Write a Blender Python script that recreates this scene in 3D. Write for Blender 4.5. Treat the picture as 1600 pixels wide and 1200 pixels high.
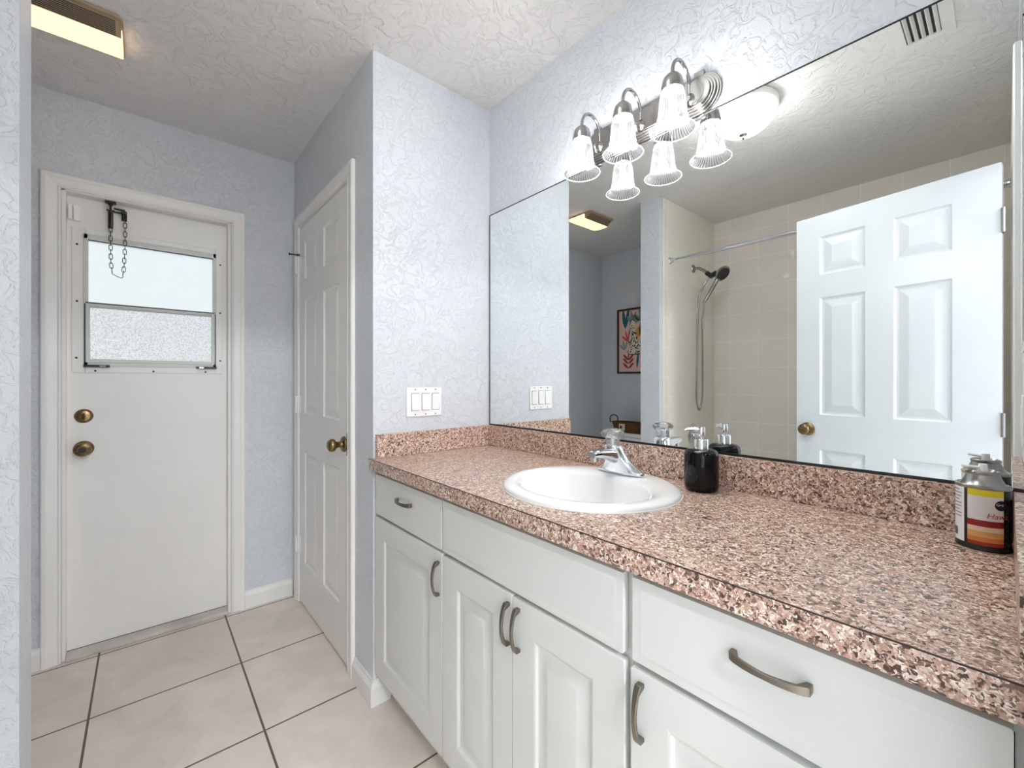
import bpy, bmesh, math, random
from mathutils import Vector, Matrix
random.seed(7)
PI = math.pi
for o in list(bpy.data.objects): bpy.data.objects.remove(o)
SC = bpy.context.scene
C = SC.collection

# ------------------------------------------------------------------ camera
cam_d = bpy.data.cameras.new('camera'); cam = bpy.data.objects.new('camera', cam_d); C.objects.link(cam)
cam.location = (1.5401, -1.1932, 1.206)
yaw = math.radians(40.763)
cam.rotation_euler = (PI/2, 0, math.atan2(math.cos(yaw), math.sin(yaw)))   # looks along (-cos yaw, sin yaw)
cam_d.sensor_width = 36; cam_d.lens = 665.73/1600*36
cam_d.shift_y = (595.03-600)/1600
cam_d.clip_start = 0.01
SC.camera = cam

# ------------------------------------------------------------------ world, view
w = bpy.data.worlds.new('world'); SC.world = w; w.use_nodes = True
w.node_tree.nodes['Background'].inputs[0].default_value = (0.93, 0.97, 1.0, 1)
w.node_tree.nodes['Background'].inputs[1].default_value = 0.58
SC.view_settings.view_transform = 'Standard'; SC.view_settings.look = 'None'
SC.view_settings.exposure = 0.97; SC.view_settings.gamma = 1.0
SC.view_settings.use_curve_mapping = False
try:
    SC.cycles.max_bounces = 12; SC.cycles.transparent_max_bounces = 16; SC.cycles.diffuse_bounces = 8
    SC.cycles.glossy_bounces = 6; SC.cycles.sample_clamp_indirect = 8
except Exception: pass
BULB = 150.0      # emission strengths of the lamps
DOME = 13.0
FAN = 0.86
HALL_FILL = 118.0  # added fill light from the unseen hallway

# ------------------------------------------------------------------ materials
def lin(c):
    return tuple((x/12.92 if x <= .04045 else ((x+.055)/1.055)**2.4) for x in c)
def rgb(r, g, b): return lin((r/255, g/255, b/255))+(1,)
def newmat(name):
    m = bpy.data.materials.new(name); m.use_nodes = True
    nt = m.node_tree; b = nt.nodes['Principled BSDF']
    return m, nt, b
def N(nt, t, **k):
    n = nt.nodes.new(t)
    for a, v in k.items():
        if a.startswith('i_'): n.inputs[a[2:].replace('_', ' ')].default_value = v
        else: setattr(n, a, v)
    return n
def L(nt, a, ao, b, bi): nt.links.new(a.outputs[ao], b.inputs[bi])
def ramp(nt, stops, interp='LINEAR'):
    r = nt.nodes.new('ShaderNodeValToRGB'); cr = r.color_ramp; cr.interpolation = interp
    while len(cr.elements) < len(stops): cr.elements.new(0.5)
    for e, (p, c) in zip(cr.elements, stops): e.position = p; e.color = c
    return r
def plain(name, col, rough=.5, metal=0, spec=.5, noise=0.03, bump=0.0, bscale=60, coat=0):
    m, nt, b = newmat(name)
    b.inputs['Roughness'].default_value = rough; b.inputs['Metallic'].default_value = metal
    b.inputs['Specular IOR Level'].default_value = spec; b.inputs['Coat Weight'].default_value = coat
    tc = N(nt, 'ShaderNodeTexCoord'); n = N(nt, 'ShaderNodeTexNoise', i_Scale=8.0, i_Detail=4.0)
    L(nt, tc, 'Object', n, 'Vector')
    lo = tuple(c*(1-noise) for c in col[:3])+(1,); hi = tuple(min(1, c*(1+noise)) for c in col[:3])+(1,)
    r = ramp(nt, [(0.3, lo), (0.7, hi)]); L(nt, n, 'Fac', r, 'Fac'); L(nt, r, 'Color', b, 'Base Color')
    if bump:
        n2 = N(nt, 'ShaderNodeTexNoise', i_Scale=float(bscale), i_Detail=3.0); L(nt, tc, 'Object', n2, 'Vector')
        bp = N(nt, 'ShaderNodeBump', i_Strength=bump, i_Distance=.002); L(nt, n2, 'Fac', bp, 'Height'); L(nt, bp, 'Normal', b, 'Normal')
    return m
def wallmat(name, col, strength=.55, dist=.0035, scale=16, rough=.42):
    m, nt, b = newmat(name)
    b.inputs['Roughness'].default_value = rough; b.inputs['Specular IOR Level'].default_value = .35
    tc = N(nt, 'ShaderNodeTexCoord')
    mp = N(nt, 'ShaderNodeMapping'); mp.inputs['Rotation'].default_value = (.5, .4, .6); L(nt, tc, 'Object', mp, 'Vector')
    n = N(nt, 'ShaderNodeTexNoise', i_Scale=float(scale), i_Detail=5.0, i_Roughness=.62, i_Distortion=1.4); L(nt, mp, 'Vector', n, 'Vector')
    r = ramp(nt, [(0.46, (0, 0, 0, 1)), (0.53, (.8, .8, .8, 1)), (0.66, (1, 1, 1, 1))]); L(nt, n, 'Fac', r, 'Fac')
    n3 = N(nt, 'ShaderNodeTexNoise', i_Scale=110.0, i_Detail=2.0); L(nt, mp, 'Vector', n3, 'Vector')
    mx = N(nt, 'ShaderNodeMath', operation='MULTIPLY_ADD'); mx.inputs[1].default_value = .12
    L(nt, n3, 'Fac', mx, 0); L(nt, r, 'Color', mx, 2)
    bp = N(nt, 'ShaderNodeBump', i_Strength=strength, i_Distance=dist); L(nt, mx, 'Value', bp, 'Height'); L(nt, bp, 'Normal', b, 'Normal')
    n2 = N(nt, 'ShaderNodeTexNoise', i_Scale=1.5, i_Detail=2.0); L(nt, tc, 'Object', n2, 'Vector')
    lo = tuple(c*.97 for c in col[:3])+(1,)
    r2 = ramp(nt, [(.3, lo), (.7, col)]); L(nt, n2, 'Fac', r2, 'Fac'); L(nt, r2, 'Color', b, 'Base Color')
    return m
def metal(name, col, rough=.2, aniso=0):
    m, nt, b = newmat(name)
    b.inputs['Metallic'].default_value = 1; b.inputs['Base Color'].default_value = col
    tc = N(nt, 'ShaderNodeTexCoord'); n = N(nt, 'ShaderNodeTexNoise', i_Scale=40.0, i_Detail=3.0); L(nt, tc, 'Object', n, 'Vector')
    mr = N(nt, 'ShaderNodeMapRange'); mr.inputs['To Min'].default_value = rough*.75; mr.inputs['To Max'].default_value = rough*1.3
    L(nt, n, 'Fac', mr, 'Value'); L(nt, mr, 'Result', b, 'Roughness')
    return m
def brickmat(name, axis, c1, c2, mortar, bw, bh, ox, oy, ms, offset=0.0, rough=.3, mottle=.1, bumpm=.4, coat=0):
    """tiles; axis picks the two object coordinates used ('xy','xz','yz')"""
    m, nt, b = newmat(name)
    tc = N(nt, 'ShaderNodeTexCoord'); sp = N(nt, 'ShaderNodeSeparateXYZ'); cb = N(nt, 'ShaderNodeCombineXYZ')
    L(nt, tc, 'Object', sp, 'Vector')
    for k, ch in enumerate(axis):
        a = N(nt, 'ShaderNodeMath', operation='SUBTRACT'); a.inputs[1].default_value = (ox, oy)[k]
        L(nt, sp, ch.upper(), a, 0); L(nt, a, 'Value', cb, 'XY'[k])
    br = N(nt, 'ShaderNodeTexBrick', offset=offset, squash=1.0)
    br.inputs['Scale'].default_value = 1; br.inputs['Mortar Size'].default_value = ms; br.inputs['Mortar Smooth'].default_value = .15
    br.inputs['Brick Width'].default_value = bw; br.inputs['Row Height'].default_value = bh
    br.inputs['Color1'].default_value = c1; br.inputs['Color2'].default_value = c2; br.inputs['Mortar'].default_value = mortar
    L(nt, cb, 'Vector', br, 'Vector')
    n = N(nt, 'ShaderNodeTexNoise', i_Scale=5.0, i_Detail=6.0, i_Roughness=.6, i_Distortion=.8); L(nt, tc, 'Object', n, 'Vector')
    mr = N(nt, 'ShaderNodeMapRange'); mr.inputs['From Min'].default_value = .3; mr.inputs['From Max'].default_value = .7
    mr.inputs['To Min'].default_value = 1-mottle; mr.inputs['To Max'].default_value = 1+mottle*.4
    L(nt, n, 'Fac', mr, 'Value')
    mx = N(nt, 'ShaderNodeMix', data_type='RGBA', blend_type='MULTIPLY'); mx.inputs['Factor'].default_value = 1
    L(nt, br, 'Color', mx, 6); L(nt, mr, 'Result', mx, 7); L(nt, mx, 2, b, 'Base Color')
    inv = N(nt, 'ShaderNodeMath', operation='SUBTRACT'); inv.inputs[0].default_value = 1; L(nt, br, 'Fac', inv, 1)
    bp = N(nt, 'ShaderNodeBump', i_Strength=bumpm, i_Distance=.002); L(nt, inv, 'Value', bp, 'Height'); L(nt, bp, 'Normal', b, 'Normal')
    b.inputs['Roughness'].default_value = rough; b.inputs['Coat Weight'].default_value = coat
    return m
def speckle(name):
    m, nt, b = newmat(name)
    tc = N(nt, 'ShaderNodeTexCoord')
    nd = N(nt, 'ShaderNodeTexNoise', i_Scale=90.0, i_Detail=2.0); L(nt, tc, 'Object', nd, 'Vector')
    mixv = N(nt, 'ShaderNodeMix', data_type='RGBA', blend_type='LINEAR_LIGHT'); mixv.inputs['Factor'].default_value = .012
    L(nt, tc, 'Object', mixv, 6); L(nt, nd, 'Color', mixv, 7)
    v = N(nt, 'ShaderNodeTexVoronoi', i_Scale=250.0, i_Randomness=1.0); L(nt, mixv, 2, v, 'Vector')
    sp = N(nt, 'ShaderNodeSeparateXYZ'); L(nt, v, 'Color', sp, 'Vector')
    r = ramp(nt, [(0.0, rgb(80, 60, 50)), (0.13, rgb(132, 104, 88)), (0.30, rgb(184, 150, 134)), (0.50, rgb(214, 188, 172)),
                  (0.70, rgb(196, 156, 138)), (0.84, rgb(238, 224, 210))], 'CONSTANT')
    L(nt, sp, 'X', r, 'Fac')
    n = N(nt, 'ShaderNodeTexNoise', i_Scale=420.0, i_Detail=2.0); L(nt, tc, 'Object', n, 'Vector')
    mr = N(nt, 'ShaderNodeMapRange'); mr.inputs['From Min'].default_value = .35; mr.inputs['From Max'].default_value = .65
    mr.inputs['To Min'].default_value = .84; mr.inputs['To Max'].default_value = 1.22
    L(nt, n, 'Fac', mr, 'Value')
    mx = N(nt, 'ShaderNodeMix', data_type='RGBA', blend_type='MULTIPLY'); mx.inputs['Factor'].default_value = 1
    L(nt, r, 'Color', mx, 6); L(nt, mr, 'Result', mx, 7); L(nt, mx, 2, b, 'Base Color')
    b.inputs['Roughness'].default_value = .28; b.inputs['Specular IOR Level'].default_value = .5
    return m
def emis(name, col, strength, glossy=True):
    m, nt, b = newmat(name)
    tc = N(nt, 'ShaderNodeTexCoord'); n = N(nt, 'ShaderNodeTexNoise', i_Scale=3.0); L(nt, tc, 'Object', n, 'Vector')
    r = ramp(nt, [(0.2, tuple(c*.96 for c in col[:3])+(1,)), (.8, col)]); L(nt, n, 'Fac', r, 'Fac'); L(nt, r, 'Color', b, 'Emission Color')
    b.inputs['Base Color'].default_value = col; b.inputs['Emission Strength'].default_value = strength; b.inputs['Roughness'].default_value = .3
    return m

M = {}
M['wall'] = wallmat('wall_paint', rgb(218, 222, 228), .66, .0028, 22)
M['ceil'] = wallmat('ceiling_paint', rgb(230, 228, 226), .7, .004, 13, .6)
M['gloss'] = plain('white_gloss_paint', rgb(240, 238, 235), .28, noise=.015)
M['door'] = plain('white_door_paint', rgb(224, 229, 232), .3, noise=.02, bump=.12, bscale=30)
M['cab'] = plain('white_thermofoil', rgb(220, 221, 217), .32, noise=.015)
M['base'] = plain('baseboard_paint', rgb(236, 235, 232), .35, noise=.02)
M['floor'] = brickmat('floor_tile', 'xy', rgb(230, 220, 210), rgb(225, 215, 205), rgb(104, 88, 72), .4655, .4655, -1.0605-.4655*10, -.880-.4655*10, .0038, mottle=.14, rough=.38)
M['tileback'] = brickmat('tub_tile_back', 'xz', rgb(236, 229, 221), rgb(233, 226, 218), rgb(252, 248, 243), .197, .2025, .155-.197*10, .695-.2025*10, .0016, mottle=.03, rough=.16, bumpm=.25)
M['tileside'] = brickmat('tub_tile_side', 'yz', rgb(236, 231, 219), rgb(233, 228, 216), rgb(248, 245, 237), .197, .2025, -1.513-.197*10, .695-.2025*10, .0018, mottle=.03, rough=.16, bumpm=.25)
M['tiletrim'] = brickmat('tub_tile_trim', 'yz', rgb(234, 229, 216), rgb(231, 226, 213), rgb(246, 243, 234), .3, .2, -1.6, 1.032-2.0, .0018, mottle=.03, rough=.16, bumpm=.25)
M['lam'] = speckle('speckled_laminate')
M['black'] = plain('black_line', rgb(22, 20, 20), .4)
M['darkseam'] = plain('dark_laminate_seam', rgb(52, 36, 30), .5)
M['nickel'] = metal('brushed_nickel', rgb(136, 129, 119), .32)
M['chrome'] = metal('chrome', rgb(225, 227, 230), .08)
M['satin'] = metal('satin_nickel', rgb(168, 166, 164), .22)
M['brass'] = metal('antique_brass', rgb(140, 118, 84), .28)
M['darkbrass'] = metal('dark_brass', rgb(70, 58, 40), .4)
M['steel'] = metal('dull_steel', rgb(66, 62, 58), .35)
M['alu'] = plain('painted_aluminium', rgb(214, 217, 213), .35)
M['porc'] = plain('porcelain', rgb(243, 243, 244), .08, noise=.005, coat=.3)
M['plastic'] = plain('white_plastic', rgb(246, 246, 246), .3, noise=.01)
M['slot'] = plain('dark_slot', rgb(46, 46, 46), .7)
M['fanplastic'] = plain('aged_fan_plastic', rgb(168, 146, 118), .5)
M['soap'] = plain('black_ceramic', rgb(5, 5, 7), .07, spec=.28, noise=.0)
M['blackplastic'] = plain('black_plastic', rgb(22, 22, 22), .35)
M['sill'] = plain('grey_marble_sill', rgb(205, 200, 192), .5, noise=.2, bump=.2, bscale=80)
M['wicker'] = plain('brown_woven_seagrass', rgb(98, 66, 34), .8, noise=.5, bump=1, bscale=160)
M['label'] = plain('cream_label', rgb(220, 205, 186), .6)
M['vent'] = plain('vent_metal', rgb(226, 226, 222), .4)
M['bulb'] = emis('lit_bulb', (1.0, .97, .93, 1), BULB)
M['domeglass'] = emis('lit_frosted_dome', (.93, .98, .97, 1), DOME)
M['fanlens'] = emis('lit_fan_lens', (1.0, .68, .37, 1), FAN)
M['fillglass'] = emis('added_fill_dome', (.96, .98, 1, 1), HALL_FILL)  # glow of the fill lamps added in the hallway
M['mirror'] = metal('mirror_silver', (.90, .93, .925, 1), .0)
M['mirror'].node_tree.nodes['Principled BSDF'].inputs['Roughness'].default_value = 0
for l_ in list(M['mirror'].node_tree.links):
    if l_.to_socket.name == 'Roughness': M['mirror'].node_tree.links.remove(l_)
M['mirroredge'] = plain('dark_mirror_edge', rgb(24, 26, 28), .3)
M['grout'] = plain('white_caulk', rgb(232, 230, 226), .5)

def glassmat(name, tint, trans, milky, rough=.05):
    """thin lamp glass: mostly clear, some scatter, mirror-like sheen"""
    m = bpy.data.materials.new(name); m.use_nodes = True; nt = m.node_tree
    nt.nodes.remove(nt.nodes['Principled BSDF']); out = nt.nodes['Material Output']
    tr = N(nt, 'ShaderNodeBsdfTransparent'); tr.inputs[0].default_value = tint
    tl = N(nt, 'ShaderNodeBsdfTranslucent'); tl.inputs[0].default_value = (1, 1, 1, 1)
    gl = N(nt, 'ShaderNodeBsdfGlossy'); gl.inputs['Roughness'].default_value = rough
    df = N(nt, 'ShaderNodeBsdfDiffuse'); df.inputs[0].default_value = (.9, .9, .92, 1)
    a = N(nt, 'ShaderNodeMixShader'); a.inputs[0].default_value = .35; L(nt, tl, 0, a, 1); L(nt, df, 0, a, 2)
    b = N(nt, 'ShaderNodeMixShader'); b.inputs[0].default_value = milky; L(nt, tr, 0, b, 1); L(nt, a, 0, b, 2)
    fr = N(nt, 'ShaderNodeFresnel'); fr.inputs[0].default_value = 1.5
    c = N(nt, 'ShaderNodeMixShader'); L(nt, fr, 0, c, 0); L(nt, b, 0, c, 1); L(nt, gl, 0, c, 2)
    L(nt, c, 0, out, 0)
    return m, nt, b
M['shade'], nt, mixn = glassmat('ribbed_glass', (.93, .94, .96, 1), .6, .35)
tr_ = [n_ for n_ in nt.nodes if n_.type == 'BSDF_TRANSPARENT'][0]
# ribs: milkiness varies around the shade
tc = N(nt, 'ShaderNodeTexCoord'); sp = N(nt, 'ShaderNodeSeparateXYZ'); L(nt, tc, 'Object', sp, 'Vector')
at = N(nt, 'ShaderNodeMath', operation='ARCTAN2'); L(nt, sp, 'Y', at, 0); L(nt, sp, 'X', at, 1)
mu = N(nt, 'ShaderNodeMath', operation='MULTIPLY'); mu.inputs[1].default_value = 40; L(nt, at, 0, mu, 0)
si = N(nt, 'ShaderNodeMath', operation='SINE'); L(nt, mu, 0, si, 0)
mr = N(nt, 'ShaderNodeMapRange'); mr.inputs['From Min'].default_value = -1; mr.inputs['To Min'].default_value = 0.0; mr.inputs['To Max'].default_value = .045
L(nt, si, 0, mr, 'Value'); L(nt, mr, 'Result', mixn, 0)
gr_ = ramp(nt, [(0.0, (.42, .43, .46, 1)), (.5, (.93, .94, .96, 1))])
m01 = N(nt, 'ShaderNodeMapRange'); m01.inputs['From Min'].default_value = -1; L(nt, si, 0, m01, 'Value'); L(nt, m01, 'Result', gr_, 'Fac'); L(nt, gr_, 'Color', tr_, 0)
M['rimglass'], _, _ = glassmat('glass_rim', (.95, .95, .97, 1), .5, .6)
M['acrylic'], _, _ = glassmat('clear_acrylic', (.95, .96, .97, 1), .7, .22, .03)
def frosted(name, scale, dark, bright, strength):
    m, nt, b = newmat(name)
    tc = N(nt, 'ShaderNodeTexCoord'); n = N(nt, 'ShaderNodeTexNoise', i_Scale=float(scale), i_Detail=2.0, i_Roughness=.7); L(nt, tc, 'Object', n, 'Vector')
    r = ramp(nt, [(.36, dark), (.56, bright)]); L(nt, n, 'Fac', r, 'Fac'); L(nt, r, 'Color', b, 'Base Color')
    b.inputs['Transmission Weight'].default_value = .85; b.inputs['Roughness'].default_value = .45; b.inputs['IOR'].default_value = 1.1
    bp = N(nt, 'ShaderNodeBump', i_Strength=strength, i_Distance=.002); L(nt, n, 'Fac', bp, 'Height'); L(nt, bp, 'Normal', b, 'Normal')
    return m
M['pane_top'] = frosted('frosted_glass_upper', 120, (.92, .97, .96, 1), (.97, 1, 1, 1), .1)
M['pane_low'] = frosted('obscure_glass_lower', 170, (.50, .52, .52, 1), (.98, 1, 1, 1), .8)

# ------------------------------------------------------------------ mesh builder
class MB:
    def __init__(s): s.v = []; s.f = []
    def add(s, vs, fs):
        n = len(s.v); s.v += [tuple(v) for v in vs]; s.f += [tuple(i+n for i in f) for f in fs]; return s
    def box(s, x0, x1, y0, y1, z0, z1):
        if x0 > x1: x0, x1 = x1, x0
        if y0 > y1: y0, y1 = y1, y0
        if z0 > z1: z0, z1 = z1, z0
        vs = [(x, y, z) for z in (z0, z1) for y in (y0, y1) for x in (x0, x1)]
        return s.add(vs, [(0, 2, 3, 1), (4, 5, 7, 6), (0, 1, 5, 4), (2, 6, 7, 3), (0, 4, 6, 2), (1, 3, 7, 5)])
    def hexa(s, p):   # 8 points bottom ring 4, top ring 4
        return s.add(p, [(3, 2, 1, 0), (4, 5, 6, 7), (0, 1, 5, 4), (1, 2, 6, 5), (2, 3, 7, 6), (3, 0, 4, 7)])
    def lathe(s, prof, c=(0, 0, 0), axis='z', seg=32, sx=1, sy=1, caps=True, arc=None, mod=None):
        """prof: list of (r, h); axis direction may be a vector"""
        A = {'x': Vector((1, 0, 0)), 'y': Vector((0, 1, 0)), 'z': Vector((0, 0, 1)), '-x': Vector((-1, 0, 0)), '-y': Vector((0, -1, 0)), '-z': Vector((0, 0, -1))}.get(axis) if isinstance(axis, str) else Vector(axis).normalized()
        if abs(A.z) > .99: U = Vector((1, 0, 0)); W = A.cross(U)
        else: U = Vector((0, 0, 1)).cross(A).normalized(); W = A.cross(U)
        c = Vector(c); vs = []; fs = []
        for r, h in prof:
            for k in range(seg):
                t = 2*PI*k/seg; rr = r*(mod(t) if mod else 1)
                vs.append(c+A*h+U*(rr*math.cos(t)*sx)+W*(rr*math.sin(t)*sy))
        for i in range(len(prof)-1):
            for k in range(seg):
                a = i*seg+k; b_ = i*seg+(k+1) % seg
                fs.append((a, b_, b_+seg, a+seg))
        if caps:
            if prof[0][0] > 1e-6: fs.append(tuple(range(seg))[::-1])
            if prof[-1][0] > 1e-6: fs.append(tuple((len(prof)-1)*seg+k for k in range(seg)))
        return s.add(vs, fs)
    def cyl(s, p0, p1, r, seg=20, r2=None):
        p0 = Vector(p0); p1 = Vector(p1); d = p1-p0
        return s.lathe([(r, 0), (r if r2 is None else r2, d.length)], p0, d, seg)
    def tube(s, pts, r, seg=10, closed=False, flat=1.0):
        P = [Vector(p) for p in pts]; n = len(P); vs = []; fs = []; prev = None
        for i in range(n):
            if closed: T = (P[(i+1) % n]-P[i-1])
            else: T = P[min(i+1, n-1)]-P[max(i-1, 0)]
            T = T.normalized() if T.length > 1e-9 else Vector((0, 0, 1))
            if prev is None: U = T.orthogonal().normalized()
            else:
                U = prev-T*prev.dot(T); U = U.normalized() if U.length > 1e-6 else T.orthogonal().normalized()
            prev = U; W = T.cross(U); rr = r[i] if isinstance(r, (list, tuple)) else r
            for k in range(seg):
                a = 2*PI*k/seg; vs.append(P[i]+U*(rr*math.cos(a))+W*(rr*flat*math.sin(a)))
        m = n if closed else n-1
        for i in range(m):
            for k in range(seg):
                a = i*seg+k; b_ = i*seg+(k+1) % seg; c_ = ((i+1) % n)*seg+(k+1) % seg; d = ((i+1) % n)*seg+k
                fs.append((a, b_, c_, d))
        if not closed: fs.append(tuple(range(seg))[::-1]); fs.append(tuple((n-1)*seg+k for k in range(seg)))
        return s.add(vs, fs)
    def prism(s, poly, d0, d1, plane='xz'):
        """poly 2D in plane, extruded along the third axis d0..d1"""
        def P(a, b, d): return {'xz': (a, d, b), 'yz': (d, a, b), 'xy': (a, b, d)}[plane]
        n = len(poly); vs = [P(a, b, d0) for a, b in poly]+[P(a, b, d1) for a, b in poly]
        fs = [tuple(range(n))[::-1], tuple(range(n, 2*n))]+[(i, (i+1) % n, (i+1) % n+n, i+n) for i in range(n)]
        return s.add(vs, fs)
    def xform(s, mat):
        s.v = [tuple(mat @ Vector(v)) for v in s.v]; return s
    def build(s, name, mat, parent=None, smooth=False, bevel=0, seg=2, sub=0, world=True, kind=None, label=None, solid=0):
        me = bpy.data.meshes.new(name)
        off = Vector(parent['o']) if (parent is not None and world and 'o' in parent) else Vector((0, 0, 0))
        me.from_pydata([tuple(Vector(v)-off) for v in s.v], [], s.f)
        bm = bmesh.new(); bm.from_mesh(me); bmesh.ops.recalc_face_normals(bm, faces=bm.faces[:]); bm.to_mesh(me); bm.free()
        o = bpy.data.objects.new(name, me); C.objects.link(o)
        if mat is not None:
            for m_ in (mat if isinstance(mat, (list, tuple)) else [mat]): me.materials.append(m_)
        if smooth:
            for p in me.polygons: p.use_smooth = True
            try:
                me.set_sharp_from_angle(angle=math.radians(smooth if smooth > 1 else 40))
            except Exception: pass
        if parent is not None: o.parent = parent
        if bevel:
            b_ = o.modifiers.new('bevel', 'BEVEL'); b_.width = bevel; b_.segments = seg; b_.limit_method = 'ANGLE'; b_.angle_limit = math.radians(40)
            b_.harden_normals = False
            for p in me.polygons: p.use_smooth = True
            try: me.set_sharp_from_angle(angle=math.radians(35))
            except Exception: pass
        if sub:
            b_ = o.modifiers.new('sub', 'SUBSURF'); b_.levels = sub; b_.render_levels = sub
        if solid:
            b_ = o.modifiers.new('solid', 'SOLIDIFY'); b_.thickness = solid; b_.offset = 0
        if kind: o['kind'] = kind
        if label: o['label'] = label
        return o
def tag(o, label, cat, group=None, kind=None):
    o['label'] = label; o['category'] = cat
    if group: o['group'] = group
    if kind: o['kind'] = kind
    return o
def thing(name, label, cat, loc=(0, 0, 0), rotz=0, group=None, kind=None):
    o = bpy.data.objects.new(name, None); C.objects.link(o); o.location = loc; o.rotation_euler = (0, 0, rotz)
    o.empty_display_size = .05; o['o'] = tuple(loc)
    return tag(o, label, cat, group, kind)
def struct(name, mb, mat, label, cat, **k):
    return tag(mb.build(name, mat, None, **k), label, cat, kind='structure')
def copy_tree(o, parent=None):
    c = o.copy(); C.objects.link(c); c.parent = parent
    for ch in list(o.children): copy_tree(ch, c)
    return c
def subpart(mb, name, mat, part, **k):   # grandchild in the frame of its thing
    r = part.parent; o = mb.build(name, mat, r, **k); o.parent = part
    return o

# ------------------------------------------------------------------ dimensions (metres)
H = 2.44; XB = -1.10; YC = -.549; XR = 1.568; YF = -2.279; PX0, PX1, PY = -.111, .029, -1.416
YT = -2.217

# ------------------------------------------------------------------ room shell
struct('floor', MB().box(-1.3, 4.4, -2.5, .2, -.08, 0), M['floor'], 'beige square floor tiles with brown grout joints', 'floor')
struct('ceiling', MB().box(-1.3, 4.4, -2.5, .2, H, H+.08), M['ceil'], 'white textured plaster ceiling over the whole bathroom', 'ceiling')
DY0, DY1, DZ = -1.463, -.853, 2.035     # exterior door opening
b = MB().box(XB-.14, XB, DY1, YC+.1, 0, H).box(XB-.14, XB, YF-.1, DY0, 0, H).box(XB-.14, XB, DY0, DY1, DZ, H)
struct('wall_back', b, M['wall'], 'grey-blue end wall around the exterior door', 'wall')
CX0, CX1, CZ = -.992, -.236, 2.05        # closet opening
b = MB().box(XB, CX0, YC, YC+.1, 0, H).box(CX1, 0, YC, YC+.1, 0, H).box(CX0, CX1, YC, YC+.1, CZ, H)
struct('wall_closet', b, M['wall'], 'shaded wall holding the closed closet door', 'wall')
struct('wall_closet_inner', MB().box(XB, -.1, YC+.6, YC+.65, 0, H), M['wall'], 'hidden rear wall of the closet behind its door', 'wall')
struct('wall_side', MB().box(-.1, 0, YC+.1, 0, 0, H), M['wall'], 'short bright textured wall with the switch plate at the end of the counter', 'wall')
struct('wall_mirror', MB().box(-.1, XR+.14, 0, .1, 0, H), M['wall'], 'long textured wall carrying the mirror and the lamp bar', 'wall')
b = MB().box(XR, XR+.12, -.65, 0, 0, H).box(XR, XR+.12, YF-.1, -1.275, 0, H).box(XR, XR+.12, -1.275, -.65, 2.06, H)
struct('wall_right', b, M['wall'], 'right-hand wall with the open doorway, seen only in the mirror', 'wall')
struct('wall_partition', MB().box(PX0, PX1, YF, PY, 0, H), M['wall'], 'partition end between the toilet nook and the bathtub, at the left edge', 'wall')
struct('wall_far', MB().box(XB, XR, YF-.1, YF, 0, H), M['wall'], 'grey wall behind the toilet with the framed poster, seen in the mirror', 'wall')
# tile surround of the tub
struct('wall_tub_back', MB().box(PX1, XR, YF, YT, 0, H), M['tileback'], 'cream square wall tiles behind the bathtub', 'tile wall')
struct('wall_tub_side', MB().box(PX1, PX1+.008, YT, -1.513, 0, H-.001), M['tileside'], 'cream square wall tiles on the shower head side', 'tile wall')
struct('trim_1', MB().box(PX1, PX1+.009, -1.513, -1.455, 0, H-.001), M['tiletrim'], 'narrow bullnose tile strip edging the tub tiles', 'tile trim', bevel=.004)
struct('wall_tub_end', MB().box(XR-.009, XR, YT, -1.455, 0, H-.001), M['tileside'], 'cream wall tiles at the tub end behind the open white door', 'tile wall')
# hall beyond the doorway
b = MB().box(4.3, 4.4, -2.379, .1, 0, H).box(XR+.12, 4.4, .1, .2, 0, H).box(XR+.12, 4.4, -2.5, -2.379, 0, H)
struct('wall_hall', b, M['wall'], 'plain hallway walls outside the bathroom doorway', 'wall')

def frame_casing(name, label, plane, d, a0, a1, z1, wd, th, mat, z0=0, mitre=True, sgn=1, edges=(1, 1, 1)):
    """door casing: profile strip round an opening.  plane 'x': wall at x=d, a is y; plane 'y': wall at y=d, a is x.
    sgn is the side the casing stands proud to"""
    # profile across width: (offset from inner edge, height)
    prof = [(0, 0), (0, .55), (.08, .7), (.14, .5), (.2, .62), (.62, .85), (.72, 1.0), (.92, 1.0), (1.0, .8), (1.0, 0)]
    mb = MB()
    ring = []
    for t, h in prof:
        o_ = t*wd; hh = h*th*sgn
        pts = [(a0-o_, z0), (a0-o_, z1+o_), (a1+o_, z1+o_), (a1+o_, z0)]
        ring.append([((d+hh, a, z) if plane == 'x' else (a, d+hh, z)) for a, z in pts])
    n = len(prof); vs = [p for r_ in ring for p in r_]; fs = []
    for i in range(n-1):
        for k in range(3):
            fs.append((i*4+k, i*4+k+1, (i+1)*4+k+1, (i+1)*4+k))
    for k in range(3): fs.append(((n-1)*4+k, (n-1)*4+k+1, k+1, k))
    fs.append(tuple(i*4 for i in range(n))); fs.append(tuple(i*4+3 for i in range(n)))
    mb.add(vs, fs)
    return struct(name, mb, mat, label, 'door casing')
frame_casing('trim_2', 'white moulded casing around the exterior door with the little window', 'x', XB, -1.466, -.850, 2.03, .058, .018, M['gloss'])
frame_casing('trim_3', 'white casing around the closet door', 'y', YC, CX0+.002, CX1-.004, 2.043, .060, .016, M['gloss'], sgn=-1)
frame_casing('trim_4', 'white casing around the bathroom doorway, next to the counter end', 'x', XR, -1.275, -.650, 2.06, .058, .016, M['gloss'], sgn=-1)
b = MB().box(XR, XR+.12, -.668, -.650, 0, 2.06).box(XR, XR+.12, -1.275, -1.257, 0, 2.06).box(XR, XR+.12, -1.257, -.668, 2.042, 2.06)
struct('trim_5', b, M['gloss'], 'white jamb lining of the bathroom doorway', 'door jamb')
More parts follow.
